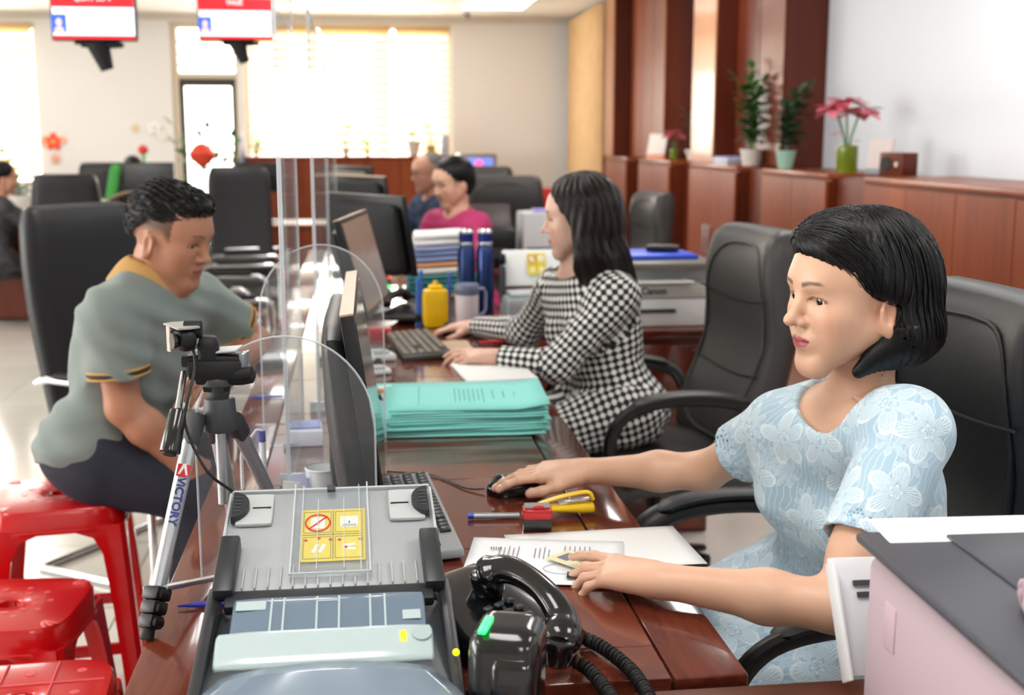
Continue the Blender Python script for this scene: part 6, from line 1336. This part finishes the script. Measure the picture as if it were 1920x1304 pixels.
    class HH(Sdf):
        def __call__(s,P,sel=None):
            d=Sdf.__call__(s,P,sel); Q=F.inv(P); a=-line(Q)*F.s; k=.006; x=np.clip(.5-.5*(d-a)/k,0,1); d=d*(1-x)+a*x+k*x*(1-x); an=np.arctan2(Q[:,1],-(Q[:,0]+.02)+1e-6)
            d=np.maximum(d,bot-Q[:,2]+.004*np.sin(an*20))
            return d+(am*np.sin(Q[:,0]*150+2*np.sin(Q[:,2]*90))*np.sin(Q[:,1]*140+2*np.sin(Q[:,2]*70+1)) if style in('short','grey') else am*np.sin(an*26+3*np.sin(Q[:,2]*18)))
    K=HH(); K.p=H.p; lo,hi=bounds(H); o=sdf_obj('hair',K,lo,hi,hh,hmat or hairm,t,name_base,smooth=1)
    if hair_label: o['label']=hair_label
    if nstr:
        rg=np.random.default_rng(3); e_=F.d(1,0,0); l_=F.d(0,1,0); up=F.d(0,0,1)
        if style=='short':
            v=rg.normal(size=(nstr*3,3)); v/=np.linalg.norm(v,axis=1)[:,None]; P=F(-.02,0,.04)+(v*V3(.095,.078,.082))@F.R.T*F.s; Q=F.inv(P); P=P[(line(Q)>.004)&(Q[:,2]>bot+.02)][:nstr]
            hair_strands('hair_strands',K,P,lambda P,k,rg: np.outer(np.ones(len(P))*.8,e_)+np.outer(np.sin(P@V3(300,220,260))*.7,l_)+np.outer(.2*np.ones(len(P)),up),6,.004,.0011,smat or hairs,t,name_base,off=.001,jit=.003,lift=.007)
        else:
            u=rg.random(nstr); sd=np.where(rg.random(nstr)<.7,1,-1); seeds=np.array([F(.065-.14*a,.012*s_*b,.128) for a,s_,b in zip(u,sd,rg.random(nstr))]); side=sd.astype(float); wv=rg.random(nstr)*.6
            hair_strands('hair_strands',K,seeds,lambda P,k,rg: np.outer(-.25-.3*np.clip((F.inv(P)[:,0]+.0)/.08,0,1)+.22*np.sin(k*14+wv),e_)+np.outer(np.clip((F.inv(P)[:,2]-.02)/.09,0,1)*side,l_)+np.outer(-.9*np.ones(len(P)),up),34 if style=='long' else 14,.011,.0009,smat or hairs,t,name_base,off=.0005,jit=.004)
    return t,F,X,Fd,U
def prims_child(name,col,pts,parent,base,r,closed=False,n=10,flat=None):
    return B().tube([Vector(V3(p)-V3(base)) for p in pts],r,n,closed=closed,flat=flat).obj(name,col,parent)
# man in grey polo
base=(-.70,3.0,0)
Rs=V3(*(-.575,2.84,1.005));Ls=V3(-.415,3.20,.995); neck=V3(at(283,530,3.02)); pel=V3(-.64,3.0,.655)
Re=V3(at(232,765,2.84)); Rw=V3(at(348,868,2.86)); Le=V3(at(478,640,3.32)); Lw=V3(at(425,690,3.12))
polo=M('polo_grey','#7c8885',.85,bump=.35,bscale=700,sheen=.2); tan=M('collar_tan','#bd9355',.8,bump=.3,bscale=500)
legs=[(pel+V3(.03,.09,-.02),V3(-.37,3.17,.56),V3(-.42,3.2,.07)),(pel+V3(.03,-.09,-.02),V3(-.385,2.90,.555),V3(-.45,2.92,.07))]
t,F,X,Fd,U=person('man in a grey polo shirt with a tan collar leaning over the desk edge',base,(322,447),3.0,-24,17,1.06,'#b07b60','#93564c',dict(Ls=Ls,Rs=Rs,neck=neck,pel=pel,Le=Le,Lw=Lw,Re=Re,Rw=Rw),polo,'polo_shirt','grey short-sleeved polo shirt','short',male=True,h=.0046,hh=.0034,sleeve=.66,pants=M('trousers_navy','#262a38',.85,bump=.3,bscale=400),w=.97,legs=legs,slr=.071,nstr=2600,hair_label='short tousled black hair',folds=1.3,g0=.016,
   handargs=({'N':V3(-.3,.1,-1),'T':V3(-.1,-.9,.2),'curl':((20,25,15),)*4,'F':V3(-.35,-.75,-.05)},{'N':V3(-.3,.7,-.6),'T':V3(.1,.5,.8),'curl':((30,35,20),)*4}))
for A,E_ in ((Ls,Le),(Rs,Re)):
    d=nz(E_-A); e=A+(E_-A)*.66
    for k,(o_,c_,rr) in enumerate(((-.004,tan,.0715),(-.012,M('stripe_dark','#3a2d22',.8),.0712),(-.019,tan,.0713))):
        q=Sdf(); q.cap(A,E_,rr+.0022,rr+.0012,clip=[(e+d*o_,d),(e+d*(o_-.006),-d)]); c0=e+d*o_; sdf_obj('sleeve_band',q,c0-.10,c0+.10,.003,c_,t,base,smooth=1)
def collar(u,v):
    a=(u-.5)*2*PI*.90; n0=neck+U*.005; fr=math.cos(a)  # a=0 at the back
    out=-Fd*math.cos(a)+X*math.sin(a); r=.064+.034*v; pt=max(0,-math.cos(a))**3
    return Vector(n0+out*(r*(1+.10*abs(math.sin(a))))+U*(.046-.030*pt-(.070+.022*pt)*v+.012*math.sin(v*PI))+Fd*(.012*pt)-V3(base))
o=B().grid(collar,40,6).obj('collar',tan,t); m_=o.modifiers.new('s','SOLIDIFY'); m_.thickness=.0035
pk=[]
for i in range(7):
    u=i/6; p=neck+Fd*(.075+.028*u)+U*(-.012-.13*u); pk.append(p)
prims_child('placket',M('placket_dark','#4a524f',.85),pk,t,base,[.012]*7,flat=.3)
for i in (1,3,5): B().ell(Vector(pk[i]+Fd*.006-V3(base)),(.005,.005,.005)).obj('button',black,t)
d=nz(Lw-Le); up_=nz(np.cross(d,V3(0,0,1))); w_=np.cross(up_,d); c0=Lw-d*.035; wt=thing('wristwatch','steel wristwatch with a pale gold dial on the man\'s left wrist','watch',tuple(c0))
B().tube([Vector(up_*.034*math.cos(a)+w_*.031*math.sin(a)) for a in [i*PI/14 for i in range(28)]],.006,8,closed=True).obj('bracelet',chrome,wt)
q=Vector(w_*.034); B().cyl(q-Vector(w_)*.004,q+Vector(w_)*.006,.018,.017,24).obj('case',chrome,wt); B().cyl(q+Vector(w_)*.006,q+Vector(w_)*.0066,.0145,n=24).obj('dial',M('dial','#eadfae',.2,spec=.8),wt)
for a,b,c in legs:
    B().pad((0,0,0),(.27,.10,.08),.035,n=5).obj('shoe',black_m,t,loc=Vector(c+V3(.07,-.02,-.028)-V3(base)))
# woman in black and white check
base=(.80,3.52,0)
Ls=V3(.735,3.36,.965);Rs=V3(.60,3.68,.945); neck=V3(at(1090,505,3.53)); pel=V3(.77,3.52,.60)
Le=V3(at(1045,685,3.36)); Lw=V3(at(930,670,3.44)); Re=V3(at(985,620,3.80)); Rw=V3(at(890,612,4.02))
person('woman with long dark hair in a black and white checked dress',base,(1083,412),3.5,169,6,1.03,'#d9ac98','#b84a62',dict(Ls=Ls,Rs=Rs,neck=neck,pel=pel,Le=Le,Lw=Lw,Re=Re,Rw=Rw),check('check_cloth','#edece8','#1b1a1c',290),'checked_dress','black and white checked long-sleeved dress','long',h=.0048,hh=.0045,sleeve=2,uvs=True,slr=.062,hmat=hair_b,smat=hair_bs,nstr=1300,hair_label='long wavy brown-black hair',w=.95,
   legs=[(pel+V3(-.02,-.09,0),V3(.42,3.42,.50),V3(.46,3.42,.07)),(pel+V3(-.02,.09,0),V3(.42,3.62,.50),V3(.46,3.62,.07))],
   handargs=({'N':V3(-.1,.35,-.9),'T':V3(.1,.9,.3),'curl':((8,20,12),(16,28,16),(24,32,18),(30,34,20)),'F':V3(-.98,.2,.05),'thumb':(20,5,8),'tN':.3},{'N':V3(-.1,0,-1),'T':V3(0,-1,0),'curl':((16,22,12),)*4,'F':V3(-.98,.1,-.05)}))
# woman in magenta
def J_of(hp,Y,f_az,sh=.17,drop=.19,pd=.62,lean=.05):
    O=V3(at(hp[0],hp[1],Y)); Fd=V3(math.cos(R(f_az)),math.sin(R(f_az)),0); L=V3(-Fd[1],Fd[0],0); neck=O-V3(0,0,.15)-Fd*.045; 
    return O,Fd,L,dict(Ls=neck+L*sh-V3(0,0,.055)+Fd*.02,Rs=neck-L*sh-V3(0,0,.055)+Fd*.02,neck=neck,pel=neck-V3(0,0,pd-.15)-Fd*lean)
O_,Fd_,L_,J=J_of((848,345),6.0,215)
J.update(Le=J['Ls']+Fd_*.10-V3(0,0,.23)+L_*.02,Re=J['Rs']+Fd_*.12-V3(0,0,.20)); J['Lw']=J['Le']+Fd_*.20-L_*.06; J['Rw']=J['Re']+Fd_*.22+V3(-.02,.03,0)
for k_ in ('Lw','Rw'): J[k_][2]=.80
person('woman with short black hair in a magenta blouse typing at her desk',(J['pel'][0],J['pel'][1],0),(848,345),6.0,212,14,1.05,'#d8a88f','#b05a5a',J,M('magenta_cloth','#c0356f',.75,bump=.3,bscale=300),'magenta_blouse',None,'cap',h=.007,hh=.006,sleeve=.7,eye=False,nstr=0,slr=.062,pants=black_m)
O_,Fd_,L_,J=J_of((803,325),7.3,200)
J.update(Le=J['Ls']+Fd_*.12-V3(0,0,.22),Re=J['Rs']+Fd_*.14-V3(0,0,.20)); J['Lw']=J['Le']+Fd_*.24; J['Rw']=J['Re']+Fd_*.24
for k_ in ('Lw','Rw'): J[k_][2]=.80
t,F,X,Fd,U=person('grey-haired man in glasses and a navy shirt at the far desk',(J['pel'][0],J['pel'][1],0),(803,325),7.3,197,8,1.05,'#c08c74','#9a5a50',J,M('navy_cloth','#1f3352',.8,bump=.3,bscale=300),'navy_shirt',None,'grey',male=True,h=.008,hh=.007,sleeve=.7,eye=False,nstr=0,slr=.066,pants=black_m,hmat=greyh,brow=.4)
gb_=J['pel'].copy(); gb_[2]=0
b=B()
for y in (-1,1): b.tube([Vector(F(.090+.0*math.cos(a),y*.031+.020*math.cos(a),.006+.015*math.sin(a))-gb_) for a in [i*PI/8 for i in range(16)]],.0016,6,closed=True)
b.tube([Vector(F(.092,-.011,.008)-gb_),Vector(F(.092,.011,.008)-gb_)],.0016,6)
for y in (-1,1): b.tube([Vector(F(.088,y*.051,.008)-gb_),Vector(F(-.01,y*.078,.002)-gb_)],.0016,6)
b.obj('glasses',dgrey,t)
# people at the far left
O_,Fd_,L_,J=J_of((6,335),9.4,20)
J.update(Le=J['Ls']+Fd_*.22-V3(0,0,.14),Re=J['Rs']+Fd_*.24-V3(0,0,.20)); J['Lw']=J['Le']+V3(.05,-.03,.20); J['Rw']=J['Re']+Fd_*.2+V3(0,0,.02)
person('dark-haired woman in black and white at the left picture edge, hand raised to her face',(J['pel'][0],J['pel'][1],0),(6,335),9.4,20,10,1.05,'#c69079','#a05a50',J,M('black_white_cloth','#3c3b40',.8,vary=.9,vscale=12),'patterned_blouse',None,'cap',h=.009,hh=.008,sleeve=.7,eye=False,nstr=0,pants=black_m)
O_,Fd_,L_,J=J_of((250,322),10.9,-80)
J.update(Le=J['Ls']+Fd_*.10-V3(0,0,.22),Re=J['Rs']+Fd_*.10-V3(0,0,.22)); J['Lw']=J['Le']+Fd_*.2; J['Rw']=J['Re']+Fd_*.2
person('person with black hair hidden behind the far left monitor',(J['pel'][0],J['pel'][1],0),(250,322),10.9,-80,14,1.05,'#c69079','#a05a50',J,M('dark_cloth','#3a3d45',.8),'dark_shirt',None,'cap',h=.010,hh=.009,sleeve=.7,eye=False,nstr=0,pants=black_m)
